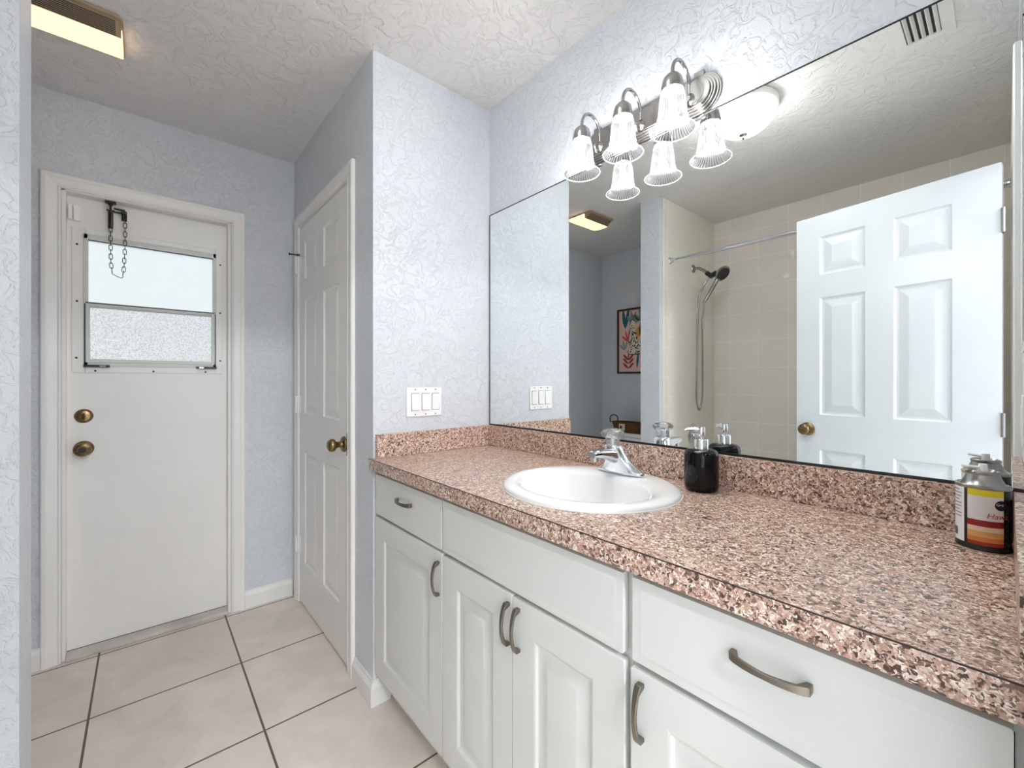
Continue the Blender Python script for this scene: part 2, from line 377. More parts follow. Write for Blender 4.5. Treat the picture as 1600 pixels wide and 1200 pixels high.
# jamb linings + marble sill of the exterior door, closet jamb
b = MB().box(XB-.14, XB, DY0, DY0+.012, 0, DZ).box(XB-.14, XB, DY1-.012, DY1, 0, DZ).box(XB-.14, XB, DY0, DY1, DZ-.012, DZ)
b.box(XB-.14, XB-.100, DY0, DY0+.03, 0, DZ).box(XB-.14, XB-.100, DY1-.03, DY1, 0, DZ)
struct('trim_6', b, M['gloss'], 'white jamb lining of the exterior door', 'door jamb', bevel=.002)
struct('trim_7', MB().box(XB-.14, XB+.018, DY0+.012, DY1-.012, 0, .018), M['sill'], 'worn grey marble threshold under the exterior door', 'threshold', bevel=.004)
b = MB().box(CX0, CX0+.010, YC, YC+.1, 0, CZ).box(CX1-.010, CX1, YC, YC+.1, 0, CZ).box(CX0, CX1, YC, YC+.1, CZ-.010, CZ)
struct('trim_8', b, M['gloss'], 'white jamb lining of the closet door', 'door jamb')
# baseboards
def baseb(name, label, pts, th=.014, h=.092):
    """pts: polyline (x,y) on the wall face, room on the right of travel"""
    mb = MB(); prof = [(0, 0), (th, 0), (th, h*.72), (th*.8, h*.80), (th*.45, h*.9), (th*.35, h), (0, h)]
    P = [Vector((x, y)) for x, y in pts]; n = len(P); nor = []
    for i in range(n):
        ds = []
        if i > 0: ds.append((P[i]-P[i-1]).normalized())
        if i < n-1: ds.append((P[i+1]-P[i]).normalized())
        ns = [Vector((d.y, -d.x)) for d in ds]
        m = ns[0] if len(ns) == 1 else (ns[0]+ns[1])/(1+ns[0].dot(ns[1]))
        nor.append(m)
    vs = []; fs = []
    for i in range(n):
        for t, z in prof: q = P[i]+nor[i]*t; vs.append((q.x, q.y, z))
    k = len(prof)
    for i in range(n-1):
        for j in range(k): fs.append((i*k+j, i*k+(j+1) % k, (i+1)*k+(j+1) % k, (i+1)*k+j))
    fs.append(tuple(range(k))); fs.append(tuple((n-1)*k+j for j in range(k)))
    mb.add(vs, fs); return struct(name, mb, M['base'], label, 'baseboard')
baseb('baseboard_back', 'white baseboard between the exterior door and the closet corner', [(XB, -.792), (XB, YC-.014)])
baseb('baseboard_back_left', 'white baseboard left of the exterior door', [(XB, YF), (XB, -1.524)])
baseb('baseboard_closet', 'white baseboard wrapping the wall corner beside the vanity', [(0, -.485), (0, YC), (CX1+.060, YC)][::-1])
baseb('baseboard_far', 'white baseboard behind the toilet', [(PX0, YF), (XB, YF)])
baseb('baseboard_partition', 'white baseboard round the partition end', [(PX1, -1.440), (PX1, PY), (PX0, PY), (PX0, YF)])

# ------------------------------------------------------------------ panelled slab
def panel_slab(w, h, t, panels, prof, sides=(1, 1)):
    """local: x 0..w, z 0..h, y 0..t; front at y=0, back at y=t.  prof: list of (inset, depth)"""
    mb = MB()
    xs = sorted({0, w} | {p[0] for p in panels} | {p[1] for p in panels}); zs = sorted({0, h} | {p[2] for p in panels} | {p[3] for p in panels})
    for side in (0, 1):
        Y = (lambda d: d) if side == 0 else (lambda d: t-d)
        def inside(cx_, cz_): return any(p[0] < cx_ < p[1] and p[2] < cz_ < p[3] for p in panels)
        on = sides[side]
        if not on:
            mb.add([(0, Y(0), 0), (w, Y(0), 0), (w, Y(0), h), (0, Y(0), h)], [(0, 1, 2, 3)]); continue
        for i in range(len(xs)-1):
            for j in range(len(zs)-1):
                x0, x1, z0, z1 = xs[i], xs[i+1], zs[j], zs[j+1]
                if inside((x0+x1)/2, (z0+z1)/2): continue
                mb.add([(x0, Y(0), z0), (x1, Y(0), z0), (x1, Y(0), z1), (x0, Y(0), z1)], [(0, 1, 2, 3)])
        for p in panels:
            rings = [(0, 0)]+list(prof); vs = []
            for ins, dep in rings:
                vs += [(p[0]+ins, Y(dep), p[2]+ins), (p[1]-ins, Y(dep), p[2]+ins), (p[1]-ins, Y(dep), p[3]-ins), (p[0]+ins, Y(dep), p[3]-ins)]
            fs = []
            for r_ in range(len(rings)-1):
                for k in range(4): fs.append((r_*4+k, r_*4+(k+1) % 4, (r_+1)*4+(k+1) % 4, (r_+1)*4+k))
            e = (len(rings)-1)*4; fs.append((e, e+1, e+2, e+3)); mb.add(vs, fs)
    mb.add([(0, 0, 0), (w, 0, 0), (w, t, 0), (0, t, 0)], [(0, 1, 2, 3)]); mb.add([(0, 0, h), (w, 0, h), (w, t, h), (0, t, h)], [(0, 1, 2, 3)])
    mb.add([(0, 0, 0), (0, t, 0), (0, t, h), (0, 0, h)], [(0, 1, 2, 3)]); mb.add([(w, 0, 0), (w, t, 0), (w, t, h), (w, 0, h)], [(0, 1, 2, 3)])
    return mb
def weld(o, d=1e-5):
    bm = bmesh.new(); bm.from_mesh(o.data); bmesh.ops.remove_doubles(bm, verts=bm.verts[:], dist=d)
    bmesh.ops.recalc_face_normals(bm, faces=bm.faces[:]); bm.to_mesh(o.data); bm.free(); return o
SIX = [(.006, .007), (.012, .008), (.040, .0015), (.046, .001)]
def sixpanels(w):
    a, b_, c_, d = .152*w/.68+.0, .427*w/.68, .576*w/.68, .850*w/.68
    return a, b_, c_, d
def door_knob(root, x, y, z, sgn, ax='y', q=1.0):
    """round brass knob with rosette, projecting along sgn*axis"""
    A = {('y', 1): 'y', ('y', -1): '-y', ('x', 1): 'x', ('x', -1): '-x'}[(ax, sgn)]
    b = [(.0, 0), (.033, 0), (.033, .004), (.028, .010), (.015, .013), (.012, .026), (.015, .034), (.0255, .042), (.0275, .052), (.0245, .062), (.016, .068), (0, .069)]; b = MB().lathe([(r_, h_*q) for r_, h_ in b], (x, y, z), A, 32)
    k = b.build('knob', M['brass'], root, smooth=True, world=False, label='antique brass round knob')
    return k

# closet door (door_1 on the back is exterior, door_2 closet, door_3 the open bathroom door)
W2 = .744
d2 = thing('door_2', 'closed white six-panel closet door with brass knob', 'door', (-.986, YC-.002, .012), 0, kind='structure')
pz = [(.225, .812), (1.022, 1.622), (1.735, 1.925)]
cols = [(.098, .306), (.410, .628)]
P2 = [(c0, c1, z0, z1) for c0, c1 in cols for z0, z1 in pz]
sl = panel_slab(W2, 2.022, .035, P2, SIX); o = sl.build('leaf', M['gloss'], d2, world=False); weld(o)
door_knob(d2, .690, 0, .925, -1)
MB().box(.718, .742, -.0005, .004, .88, .975).build('strike_plate', M['darkbrass'], d2, world=False)
for zz in (.305, 1.065, 1.825):
    b = MB().cyl((-.004, -.006, zz-.045), (-.004, -.006, zz+.045), .0055, 12).box(-.03, -.004, -.0185, -.0125, zz-.045, zz+.045).box(-.004, .024, -.003, -.0005, zz-.045, zz+.045)
    for k in (-.015, .015): b.lathe([(.0062, -.001), (.0062, .001)], (-.004, -.006, zz+k), 'z', 12)
    b.build('hinge', M['plastic'], d2, world=False, label='white painted hinge')
b = MB().cyl((-.004, -.006, 1.878), (-.004, -.006, 1.886), .008, 12).cyl((-.004, -.006, 1.882), (-.02, -.045, 1.884), .0032, 8).lathe([(0, 0), (.007, 0), (.007, .006), (0, .007)], (-.019, -.043, 1.884), (-.4, -1, .05), 12)
b.build('door_stop', M['steel'], d2, world=False, label='small dark hinge-pin door stop')

# open bathroom door
A3 = Vector((.83, -1.381)); B3 = Vector((1.5, -1.263)); ang3 = math.atan2(B3.y-A3.y, B3.x-A3.x)
d3 = thing('door_3', 'open white six-panel bathroom door leaf reflected in the mirror', 'door', (A3.x, A3.y, .010), ang3, kind='structure')
W3 = .708
cols = [(.105, .290), (.392, .577)]; pz = [(.215, .855), (1.027, 1.610), (1.722, 1.912)]
P3 = [(c0, c1, z0, z1) for c0, c1 in cols for z0, z1 in pz]
sl = panel_slab(W3, 2.02, .035, P3, [(.008, .008), (.016, .009), (.046, .002), (.052, .001)])
sl.xform(Matrix.Translation((0, -.035, 0))); o = sl.build('leaf', M['door'], d3, world=False); weld(o)
door_knob(d3, .052, 0, .952, 1, q=.8); door_knob(d3, .052, -.035, .952, -1)
MB().box(-.0012, .001, -.03, -.005, .915, .985).build('latch_plate', M['brass'], d3, world=False)
for zz in (.25, 1.03, 1.80):
    b = MB().cyl((W3+.007, .006, zz-.045), (W3+.007, .006, zz+.045), .0055, 12).box(W3, W3+.002, -.03, .004, zz-.045, zz+.045)
    b.build('hinge', M['satin'], d3, world=False)

# exterior door: slab facing +x at x = XB-.05
d1 = thing('door_1', 'white flush exterior door with a small frosted window and brass locks', 'door', (XB-.05, -1.451, .02), 0, kind='structure')
def L1(mb): return mb
X0 = 0.0
WY = .586
# slab with window hole (local: x depth, y 0..WY, z 0..2.002)
wy0, wy1, wz0, wz1 = .064, .527, 1.274, 1.82
b = MB().box(-.04, 0, 0, wy0, 0, 2.002).box(-.04, 0, wy1, WY, 0, 2.002).box(-.04, 0, wy0, wy1, 0, wz0).box(-.04, 0, wy0, wy1, wz1, 2.002)
o = b.build('leaf', M['gloss'], d1, world=False); weld(o)
# raised window surround flange
fy0, fy1, fz0, fz1 = .014, .568, 1.222, 1.868
b = MB()
for (a0, a1, c0, c1) in ((fy0, .056, fz0, fz1), (.535, fy1, fz0, fz1), (.056, .535, fz0, 1.262), (.056, .535, 1.838, fz1)): b.box(0, .007, a0, a1, c0, c1)
fr = b.build('window_frame', M['gloss'], d1, world=False, bevel=.002)
b = MB()
for (a0, a1, c0, c1) in ((.052, wy0+.002, 1.252, 1.842), (wy1-.002, .539, 1.252, 1.842), (.052, .539, 1.252, wz0), (.052, .539, wz1, 1.842)): b.box(-.02, .014, a0, a1, c0, c1)
o = b.build('window_stop', M['alu'], d1, world=False, bevel=.0015)
b = MB().box(-.004, .012, wy0, wy1, 1.515, 1.535)
b.build('meeting_rail', M['alu'], d1, world=False, bevel=.002)
b = MB().box(0, .018, .058, .072, 1.268, 1.533).box(0, .018, .519, .533, 1.268, 1.533).box(0, .018, .072, .519, 1.268, 1.284).box(0, .018, .072, .519, 1.520, 1.533)
b.build('lower_sash', M['alu'], d1, world=False, bevel=.0015)
b = MB().box(.001, .0185, .0545, .058, 1.268, 1.530).box(.001, .0185, .533, .5365, 1.268, 1.530).box(.001, .019, .058, .533, 1.5335, 1.5375)
b.build('sash_gasket', M['blackplastic'], d1, world=False)
for y0 in (.052, .455):
    b = MB().box(.004, .024, y0, y0+.085, 1.2475, 1.2575); cl = b.build('sash_clip', M['blackplastic'], d1, world=False)
    b2 = MB().box(.0242, .026, y0+.052 if y0 < .2 else y0+.012, y0+.072 if y0 < .2 else y0+.03, 1.250, 1.255).build('catch', M['chrome'], d1, world=False); b2.parent = cl
MB().box(-.022, -.018, wy0-.005, wy1+.005, 1.525, wz1+.004).build('upper_pane', M['pane_top'], d1, world=False, label='smooth bright frosted upper pane')
MB().box(-.012, -.008, wy0-.002, wy1+.002, wz0-.004, 1.528).build('lower_pane', M['pane_low'], d1, world=False, label='pebbled obscure lower pane')
for (sy, sz) in ((-1.42, 1.811), (-1.36, 1.858), (-1.158, 1.858), (-.957, 1.858), (-.894, 1.811), (-.894, 1.56), (-.894, 1.31), (-.957, 1.251), (-1.161, 1.251), (-1.362, 1.251), (-1.422, 1.308), (-1.42, 1.559)):
    yy = sy+1.451; zz = sz-.02
    MB().lathe([(.0042, 0), (.0042, .0012), (.002, .002), (0, .002)], (.007, yy, zz), 'x', 12).build('screw', M['blackplastic'], d1, world=False)
# deadbolt and knob
b = MB().lathe([(.031, 0), (.031, .005), (.028, .010), (.023, .012), (.020, .013), (0, .013)], (0, .052, 1.029), 'x', 32)
db = b.build('deadbolt', M['brass'], d1, world=False, smooth=True, label='round brass deadbolt plate')
b = MB().lathe([(.0, .0), (.013, .0), (.013, .006), (.011, .012), (0, .013)], (.012, .052, 1.029), 'x', 24, sx=.42)
b.build('thumb_turn', M['darkbrass'], d1, world=False, smooth=True).parent = db
b = MB().lathe([(.034, 0), (.034, .005), (.029, .011), (.017, .014), (.014, .028), (.018, .034), (.029, .042), (.0305, .052), (.027, .060), (.018, .064), (.017, .061), (.0, .061)], (0, .052, .884), 'x', 32)
kb = b.build('knob', M['brass'], d1, world=False, smooth=True)
b = MB().lathe([(.0135, 0), (.0135, .003), (0, .003)], (.0612, .052, .884), 'x', 20); b.build('knob_button', M['blackplastic'], d1, world=False).parent = kb
MB().box(-.02, .002, 0, WY, -.0015, .0).build('door_sweep', M['darkseam'], d1, world=False)

# alarm contact: two little white boxes at the top left of the exterior door
o = tag(MB().box(XB-.048, XB-.032, -1.447, -1.4335, 1.915, 1.982).build('contact_magnet', M['plastic'], bevel=.003), 'slim white alarm magnet on the door frame, left of its twin sensor box', 'alarm sensor')
o = tag(MB().box(XB-.0496, XB-.036, -1.431, -1.408, 1.912, 1.980).build('contact_sensor', M['plastic'], bevel=.003), 'wider white alarm sensor box on the exterior door above the window', 'alarm sensor')

# chain door stop hanging from the head of the exterior door frame
t = thing('door_chain', 'dark spring and link chain hanging from the exterior door head over the window', 'door chain', (XB-.02, -1.311, 2.02))
xx = XB-.022
b = MB().box(xx-.014, xx+.006, -1.330, -1.292, 2.013, 2.0225).lathe([(.012, 0), (.008, -.008), (.004, -.012), (.004, -.03), (0, -.03)], (xx, -1.311, 2.013), 'z', 16)
b.box(xx-.003, xx+.003, -1.325, -1.297, 1.978, 1.984)
b.build('bracket', M['steel'], t)
pts = []
for i in range(15*12+1):
    a = i/12*2*PI; z = 1.978-.078*i/(15*12); pts.append((xx+.0085*math.cos(a), -1.311+.0085*math.sin(a), z))
MB().tube(pts, .0016, 6).build('spring', M['steel'], t, smooth=True)
b = MB().box(xx-.012, xx+.004, -1.300, -1.262, 1.992, 1.996).box(xx-.012, xx+.004, -1.300, -1.262, 1.976, 1.980).cyl((xx-.02, -1.268, 1.985), (xx+.006, -1.268, 1.985), .009, 14).box(xx-.028, xx-.02, -1.275, -1.256, 1.95, 1.995)
b.build('bracket_arm', M['steel'], t)
def link(mb, p0, p1, width, wire, rot):
    p0 = Vector(p0); p1 = Vector(p1); d = (p1-p0); Ln = d.length; d.normalize(); 
    side = (Vector((1, 0, 0)) if rot else Vector((0, 1, 0))); side = (side-d*side.dot(d)).normalized()
    pts = []; h = width/2
    for k in range(7): a = PI*k/6; pts.append(p1-d*h*(1-math.sin(a))*1.0+side*h*math.cos(a))
    for k in range(7): a = PI*k/6; pts.append(p0+d*h*(1-math.sin(a))-side*h*math.cos(a))
    mb.tube(pts, wire, 6, closed=True)
b = MB()
def chain(path, n):
    P = [Vector(p) for p in path]; seg = [(P[i+1]-P[i]).length for i in range(len(P)-1)]; T = sum(seg)
    def at(s_):
        s_ = max(0, min(T-1e-6, s_))
        for i, q in enumerate(seg):
            if s_ <= q: return P[i]+(P[i+1]-P[i])*(s_/q)
            s_ -= q
        return P[-1]
    for i in range(n):
        link(b, at(T*i/n-.003), at(T*(i+1)/n+.003), .0115, .0014, i % 2)
chain([(xx, -1.311, 1.905), (xx, -1.311, 1.86), (xx+.001, -1.310, 1.74), (xx+.002, -1.305, 1.70)], 10)
chain([(xx, -1.262, 1.975), (xx, -1.262, 1.83), (xx+.001, -1.266, 1.72), (xx+.002, -1.270, 1.69)], 14)
b.tube([(xx+.002, -1.306, 1.705), (xx+.002, -1.306, 1.694), (xx+.002, -1.285, 1.682), (xx+.002, -1.272, 1.680), (xx+.002, -1.268, 1.688)], .0016, 6)
b.build('chain_links', M['steel'], t, smooth=True)

# ------------------------------------------------------------------ vanity cabinets
CT = .917; YD = -.545      # counter top height, door face plane
CABP = [(.004, .0), (.011, .006), (.019, .0065), (.029, .0065), (.042, .0005), (.046, .0)]
def handle(parent_part, cx_, cz_, vert, Lh=.10):
    """arched bar pull, 10 cm"""
    r = parent_part.parent; mb = MB(); n = 14; hw = .0055
    secs = []
    for i in range(n+1):
        s_ = -1+2*i/n; a = s_*Lh/2
        yo = -.014-.012*(1-s_*s_)          # outer face
        yi = yo+.0055 if abs(s_) < .74 else 0.0
        secs.append((a, yo if abs(s_) < .999 else yo+.002, yi, hw*(.75+.35*abs(s_))))
    vs = []; fs = []
    for a, yo, yi, h_ in secs:
        for (y_, q) in ((yo, -h_), (yo, h_), (yi, h_), (yi, -h_)):
            vs.append((cx_+q, YD+y_, cz_+a) if vert else (cx_+a, YD+y_, cz_+q))
    for i in range(n):
        for k in range(4): fs.append((i*4+k, i*4+(k+1) % 4, (i+1)*4+(k+1) % 4, (i+1)*4+k))
    fs.append((0, 1, 2, 3)); fs.append((n*4, n*4+1, n*4+2, n*4+3)); mb.add(vs, fs)
    return subpart(mb, 'handle', M['nickel'], parent_part, bevel=.0012)
def cdoor(root, x0, x1, z0, z1, hx, hz, margin=.068):
    w_, h_ = x1-x0, z1-z0
    sl = panel_slab(w_, h_, .019, [(margin, w_-margin, margin, h_-margin)], CABP, (1, 0))
    sl.xform(Matrix.Translation((x0, YD, z0))); o = sl.build('door', M['cab'], root, bevel=.0035); weld(o)
    if hx is not None: handle(o, hx, hz, True)
    return o
def cfront(root, name, x0, x1, z0, z1, hx=None, hz=None):
    sl = panel_slab(x1-x0, z1-z0, .019, [(.0125, x1-x0-.0125, .0125, z1-z0-.0125)], [(.0035, -.0012), (.006, -.0012)], (1, 0))
    sl.xform(Matrix.Translation((x0, YD, z0))); o = sl.build(name, M['cab'], root, bevel=.002); weld(o)
    if hx is not None: handle(o, hx, hz, False)
    return o
def carcass(root, x0, x1):
    b = MB().box(x0, x0+.016, YD+.020, -.012, .098, .878).box(x1-.016, x1, YD+.020, -.012, .098, .878).box(x0+.016, x1-.016, YD+.020, -.012, .098, .114).box(x0+.016, x1-.016, -.020, -.012, .114, .878)
    b.box(x0+.016, x1-.016, YD+.020, YD+.038, .114, .150).box(x0+.016, x1-.016, YD+.020, YD+.038, .690, .730).box(x0+.016, x1-.016, YD+.020, YD+.038, .850, .878).box(x0, x1, -.475, -.457, 0, .098)
    b.build('carcass', M['cab'], root)
t = thing('vanity_cabinet', 'white vanity cabinet at the left end, one small drawer over a single door', 'cabinet', (.24, -.30, 0))
carcass(t, .004, .480); cfront(t, 'drawer', .017, .4755, .717, .862, .250, .806); cdoor(t, .012, .478, .122, .705, .462, .632)
t = thing('vanity_cabinet', 'white sink cabinet in the middle, blank false front over a pair of doors', 'cabinet', (.79, -.30, 0))
carcass(t, .4805, 1.1015); cfront(t, 'false_front', .484, 1.092, .717, .862); cdoor(t, .4835, .787, .122, .705, .776, .637); cdoor(t, .791, 1.094, .122, .705, .812, .637)
t = thing('vanity_cabinet', 'white vanity cabinet nearest the camera, wide drawer over a door', 'cabinet', (1.33, -.30, 0))
carcass(t, 1.102, 1.562); cfront(t, 'drawer', 1.112, 1.545, .717, .862, 1.329, .812); cdoor(t, 1.109, 1.547, .122, .705, 1.130, .637)

# ------------------------------------------------------------------ countertop with sink hole
SX, SY, SA, SB = .797, -.279, .240, .225
t = thing('countertop', 'pinkish brown speckled laminate countertop with backsplashes along the mirror wall', 'countertop', (.78, -.30, CT-.038))
def slab_with_hole(x0, x1, y0, y1, z0, z1, a, b_, n=64):
    mb = MB(); inner = [(SX+a*math.cos(2*PI*k/n), SY+b_*math.sin(2*PI*k/n)) for k in range(n)]
    outer = []
    for k in range(n):
        c_, s_ = math.cos(2*PI*k/n), math.sin(2*PI*k/n)
        q = min((x1-SX)/c_ if c_ > 1e-9 else ((x0-SX)/c_ if c_ < -1e-9 else 1e9), (y1-SY)/s_ if s_ > 1e-9 else ((y0-SY)/s_ if s_ < -1e-9 else 1e9))
        outer.append((SX+c_*q, SY+s_*q))
    # add corners
    vs = []; fs = []
    for z in (z1, z0):
        vs += [(x, y, z) for x, y in inner]+[(x, y, z) for x, y in outer]
    cor = {}
    for (X, Y) in ((x1, y1), (x0, y1), (x0, y0), (x1, y0)):
        a_ = math.atan2(Y-SY, X-SX) % (2*PI); cor[int(a_/(2*PI/n))] = (X, Y)
    for k in range(n):
        k2 = (k+1) % n
        for lay, base in ((0, 0), (1, 2*n)):
            f = [base+k, base+n+k]
            if k in cor:
                vs.append((cor[k][0], cor[k][1], z1 if lay == 0 else z0)); ci = len(vs)-1; f.append(ci)
                if lay == 0: top_c = ci
                else: bot_c = ci
            f += [base+n+k2, base+k2]; fs.append(tuple(f))
        fs.append((k, k2, 2*n+k2, 2*n+k))
        if k in cor: fs.append((n+k, top_c, bot_c, 3*n+k)); fs.append((top_c, n+k2, 3*n+k2, bot_c))
        else: fs.append((n+k, n+k2, 3*n+k2, 3*n+k))
    mb.add(vs, fs); return mb
slab_with_hole(.0015, XR-.0005, -.545, -.001, CT-.036, CT, SA-.022, SB-.022).build('worktop', M['lam'], t)
MB().box(-.006, XR-.001, -.5625, -.5455, CT-.040, CT).build('front_edge', M['lam'], t, bevel=.0008)
MB().box(-.006, XR-.001, -.5630, -.5615, CT-.0012, CT+.0005).build('edge_seam', M['darkseam'], t)
MB().box(.0205, XR-.0205, -.0205, -.001, CT+.0005, 1.006).build('backsplash', M['lam'], t, bevel=.001)
MB().box(.001, .0200, -.541, -.001, CT+.0005, 1.006).build('side_splash', M['lam'], t, bevel=.001)
MB().box(XR-.0195, XR-.001, -.556, -.001, CT+.0005, 1.006).build('side_splash', M['lam'], t, bevel=.001)

# ------------------------------------------------------------------ mirror
t = thing('wall_mirror_glass', 'large frameless wall mirror above the counter', 'mirror', (.785, -.003, 1.0125))
MB().box(.009, XR-.002, -.005, -.002, 1.0125, 1.954).build('glass', M['mirror'], t)
b = MB().box(.0065, .009, -.0062, -.001, 1.010, 1.956).box(XR-.002, XR-.0005, -.0062, -.001, 1.010, 1.956).box(.0065, XR-.0005, -.0066, -.001, 1.0065, 1.0125).box(.0065, XR-.0005, -.0062, -.001, 1.954, 1.957)
b.build('edge', M['mirroredge'], t, label='thin dark mirror edge')

# ------------------------------------------------------------------ sink and faucet
t = thing('washbasin', 'white oval drop-in porcelain washbasin set in the speckled counter', 'sink', (SX, SY, CT))
def ell(prof, cy_shift=None):
    mb = MB(); seg = 64; vs = []; fs = []
    for (a, b_, z, dy) in prof:
        for k in range(seg):
            th = 2*PI*k/seg; vs.append((SX+a*math.cos(th), SY+dy+b_*math.sin(th), z))
    for i in range(len(prof)-1):
        for k in range(seg): fs.append((i*seg+k, i*seg+(k+1) % seg, (i+1)*seg+(k+1) % seg, (i+1)*seg+k))
    fs.append(tuple((len(prof)-1)*seg+k for k in range(seg)))
    return mb.add(vs, fs)
prof = [(SA-.03, SB-.03, CT-.03, 0), (SA-.028, SB-.028, CT+.001, 0), (SA, SB, CT+.001, 0), (SA+.001, SB+.001, CT+.006, 0), (SA-.004, SB-.004, CT+.012, 0), (SA-.018, SB-.018, CT+.0155, 0),
        (SA-.038, SB-.045, CT+.014, -.010), (.192, .150, CT+.011, -.030), (.184, .142, CT+.004, -.030), (.178, .136, CT-.010, -.030), (.165, .125, CT-.045, -.028), (.14, .105, CT-.085, -.024), (.095, .075, CT-.115, -.02), (.045, .04, CT-.128, -.015), (.022, .022, CT-.131, -.015)]
ell(prof).build('basin', M['porc'], t, smooth=60)
MB().lathe([(.021, 0), (.021, .002), (.016, .003), (.014, .001), (0, .001)], (SX, SY-.015, CT-.1315), 'z', 24).build('drain', M['chrome'], t, smooth=True)
b = MB(); nn = 64; pts = [(SX+(SA+.0015)*math.cos(2*PI*k/nn), SY+(SB+.0015)*math.sin(2*PI*k/nn), CT+.001) for k in range(nn)]
b.tube(pts, .002, 6, closed=True); b.build('caulk_line', M['grout'], t, smooth=True)

FX, FY, FZ = .787, -.116, CT+.0155
t = thing('faucet', 'chrome single-handle basin faucet with clear acrylic knob', 'faucet', (FX, FY, FZ))
def loft(mb, secs, seg=24):
    """secs: (center, half width x, half depth, axis normal 'z' tilt vector)  superellipse sections"""
    vs = []; fs = []
    for (c_, U, W) in secs:
        c_ = Vector(c_); U = Vector(U); W = Vector(W)
        for k in range(seg):
            a = 2*PI*k/seg; ca, sa = math.cos(a), math.sin(a)
            p_ = .75; x_ = math.copysign(abs(ca)**p_, ca); y_ = math.copysign(abs(sa)**p_, sa)
            vs.append(c_+U*x_+W*y_)
    for i in range(len(secs)-1):
        for k in range(seg): fs.append((i*seg+k, i*seg+(k+1) % seg, (i+1)*seg+(k+1) % seg, (i+1)*seg+k))
    fs.append(tuple(range(seg))[::-1]); fs.append(tuple((len(secs)-1)*seg+k for k in range(seg))); return mb.add(vs, fs)
b = MB()
# long low base plate rising to a central hub
secs = []
for (hx, hy, z) in ((.078, .026, .0), (.079, .027, .004), (.076, .0255, .009), (.062, .024, .017), (.046, .023, .030), (.034, .0225, .046), (.0285, .023, .060), (.026, .0235, .072), (.025, .024, .080), (.020, .019, .086)):
    secs.append(((FX-.006*z/.086, FY-.030*(z/.086)**1.2, FZ+z), (hx, 0, 0), (0, hy, 0)))
loft(b, secs, 32); b.build('body', M['chrome'], t, smooth=70)
b = MB(); secs = []
for (y_, z_, hx, hz) in ((0, .050, .024, .026), (-.03, .056, .022, .021), (-.06, .062, .019, .016), (-.09, .066, .0165, .0125), (-.115, .067, .0155, .0105), (-.127, .066, .0135, .008)):
    secs.append(((FX-.005, FY-.012+y_*.93, FZ+z_), (hx, 0, 0), (0, 0, hz)))
loft(b, secs, 28); b.cyl((FX-.005, FY-.115, FZ+.062), (FX-.005, FY-.115, FZ+.046), .0115, 20)
b.build('spout', M['chrome'], t, smooth=70)
b = MB().lathe([(0, 0), (.021, 0), (.0195, .008), (.021, .021), (.030, .029), (.0335, .034), (.0325, .039), (.024, .046), (.012, .0495), (0, .050)], (FX-.006, FY-.030, FZ+.084), 'z', 48, mod=lambda a: 1+.045*math.cos(8*a))
b.build('acrylic_knob', M['acrylic'], t, smooth=25, label='clear faceted acrylic knob')
MB().lathe([(.0, 0), (.008, 0), (.006, .024), (.009, .028), (.009, .031), (0, .031)], (FX-.006, FY-.030, FZ+.085), 'z', 20).build('knob_core', M['chrome'], t, smooth=True)
MB().cyl((FX, FY+.033, FZ-.001), (FX, FY+.033, FZ+.045), .003, 10).lathe([(0, 0), (.006, .002), (.006, .010), (0, .013)], (FX, FY+.033, FZ+.042), 'z', 14).build('lift_rod', M['chrome'], t, smooth=True)

# ------------------------------------------------------------------ soap dispenser
sx_, sy_ = 1.012, -.075
t = thing('soap_dispenser', 'black glossy round soap dispenser with chrome pump beside the basin', 'soap dispenser', (sx_, sy_, CT))
MB().lathe([(0, 0), (.036, 0), (.040, .003), (.0425, .012), (.0425, .092), (.0405, .101), (.034, .107), (.02, .109), (0, .109)], (sx_, sy_, CT+.0005), 'z', 40).build('bottle', M['soap'], t, smooth=50)
b = MB().lathe([(0, 0), (.0175, 0), (.0175, .024), (.016, .026), (0, .026)], (sx_, sy_, CT+.1092), 'z', 28).cyl((sx_, sy_, CT+.135), (sx_, sy_, CT+.142), .0055, 14)
pb = b.build('pump_collar', M['chrome'], t, smooth=40)
dv = Vector((-.80, -.60, 0)).normalized()
b = MB().lathe([(0, 0), (.0085, 0), (.0095, .004), (.0095, .022), (.008, .025), (0, .025)], (sx_, sy_, CT+.142), 'z', 24)
p0 = Vector((sx_, sy_, CT+.160)); b.tube([p0, p0+dv*.02+Vector((0, 0, .001)), p0+dv*.036, p0+dv*.042+Vector((0, 0, -.004))], [.0065, .0055, .004, .0035], 14)
b.build('pump_head', M['chrome'], t, smooth=50)

# ------------------------------------------------------------------ air freshener can
ax_, ay_ = 1.5135, -.086
t = thing('aerosol_can', 'squat air freshener can with yellow and red label in the counter corner', 'aerosol can', (ax_, ay_, CT))
R = .0335
MB().lathe([(0, 0), (R-.001, 0), (R+.0008, .0015), (R+.0008, .004), (R, .006), (R, .010)], (ax_, ay_, CT+.0004), 'z', 48, caps=False).build('base_rim', M['blackplastic'], t, smooth=True)
m, nt, bb = newmat('printed_can_label')
tc = N(nt, 'ShaderNodeTexCoord'); sp = N(nt, 'ShaderNodeSeparateXYZ'); L(nt, tc, 'Object', sp, 'Vector')
at = N(nt, 'ShaderNodeMath', operation='ARCTAN2'); L(nt, sp, 'Y', at, 0); L(nt, sp, 'X', at, 1)
ra = ramp(nt, [(0, rgb(236, 236, 238)), (.138, rgb(28, 22, 24)), (.163, (0, 0, 0, 1)), (.377, rgb(22, 18, 20)), (.88, rgb(236, 236, 238)), (1, rgb(236, 236, 238))], 'CONSTANT')
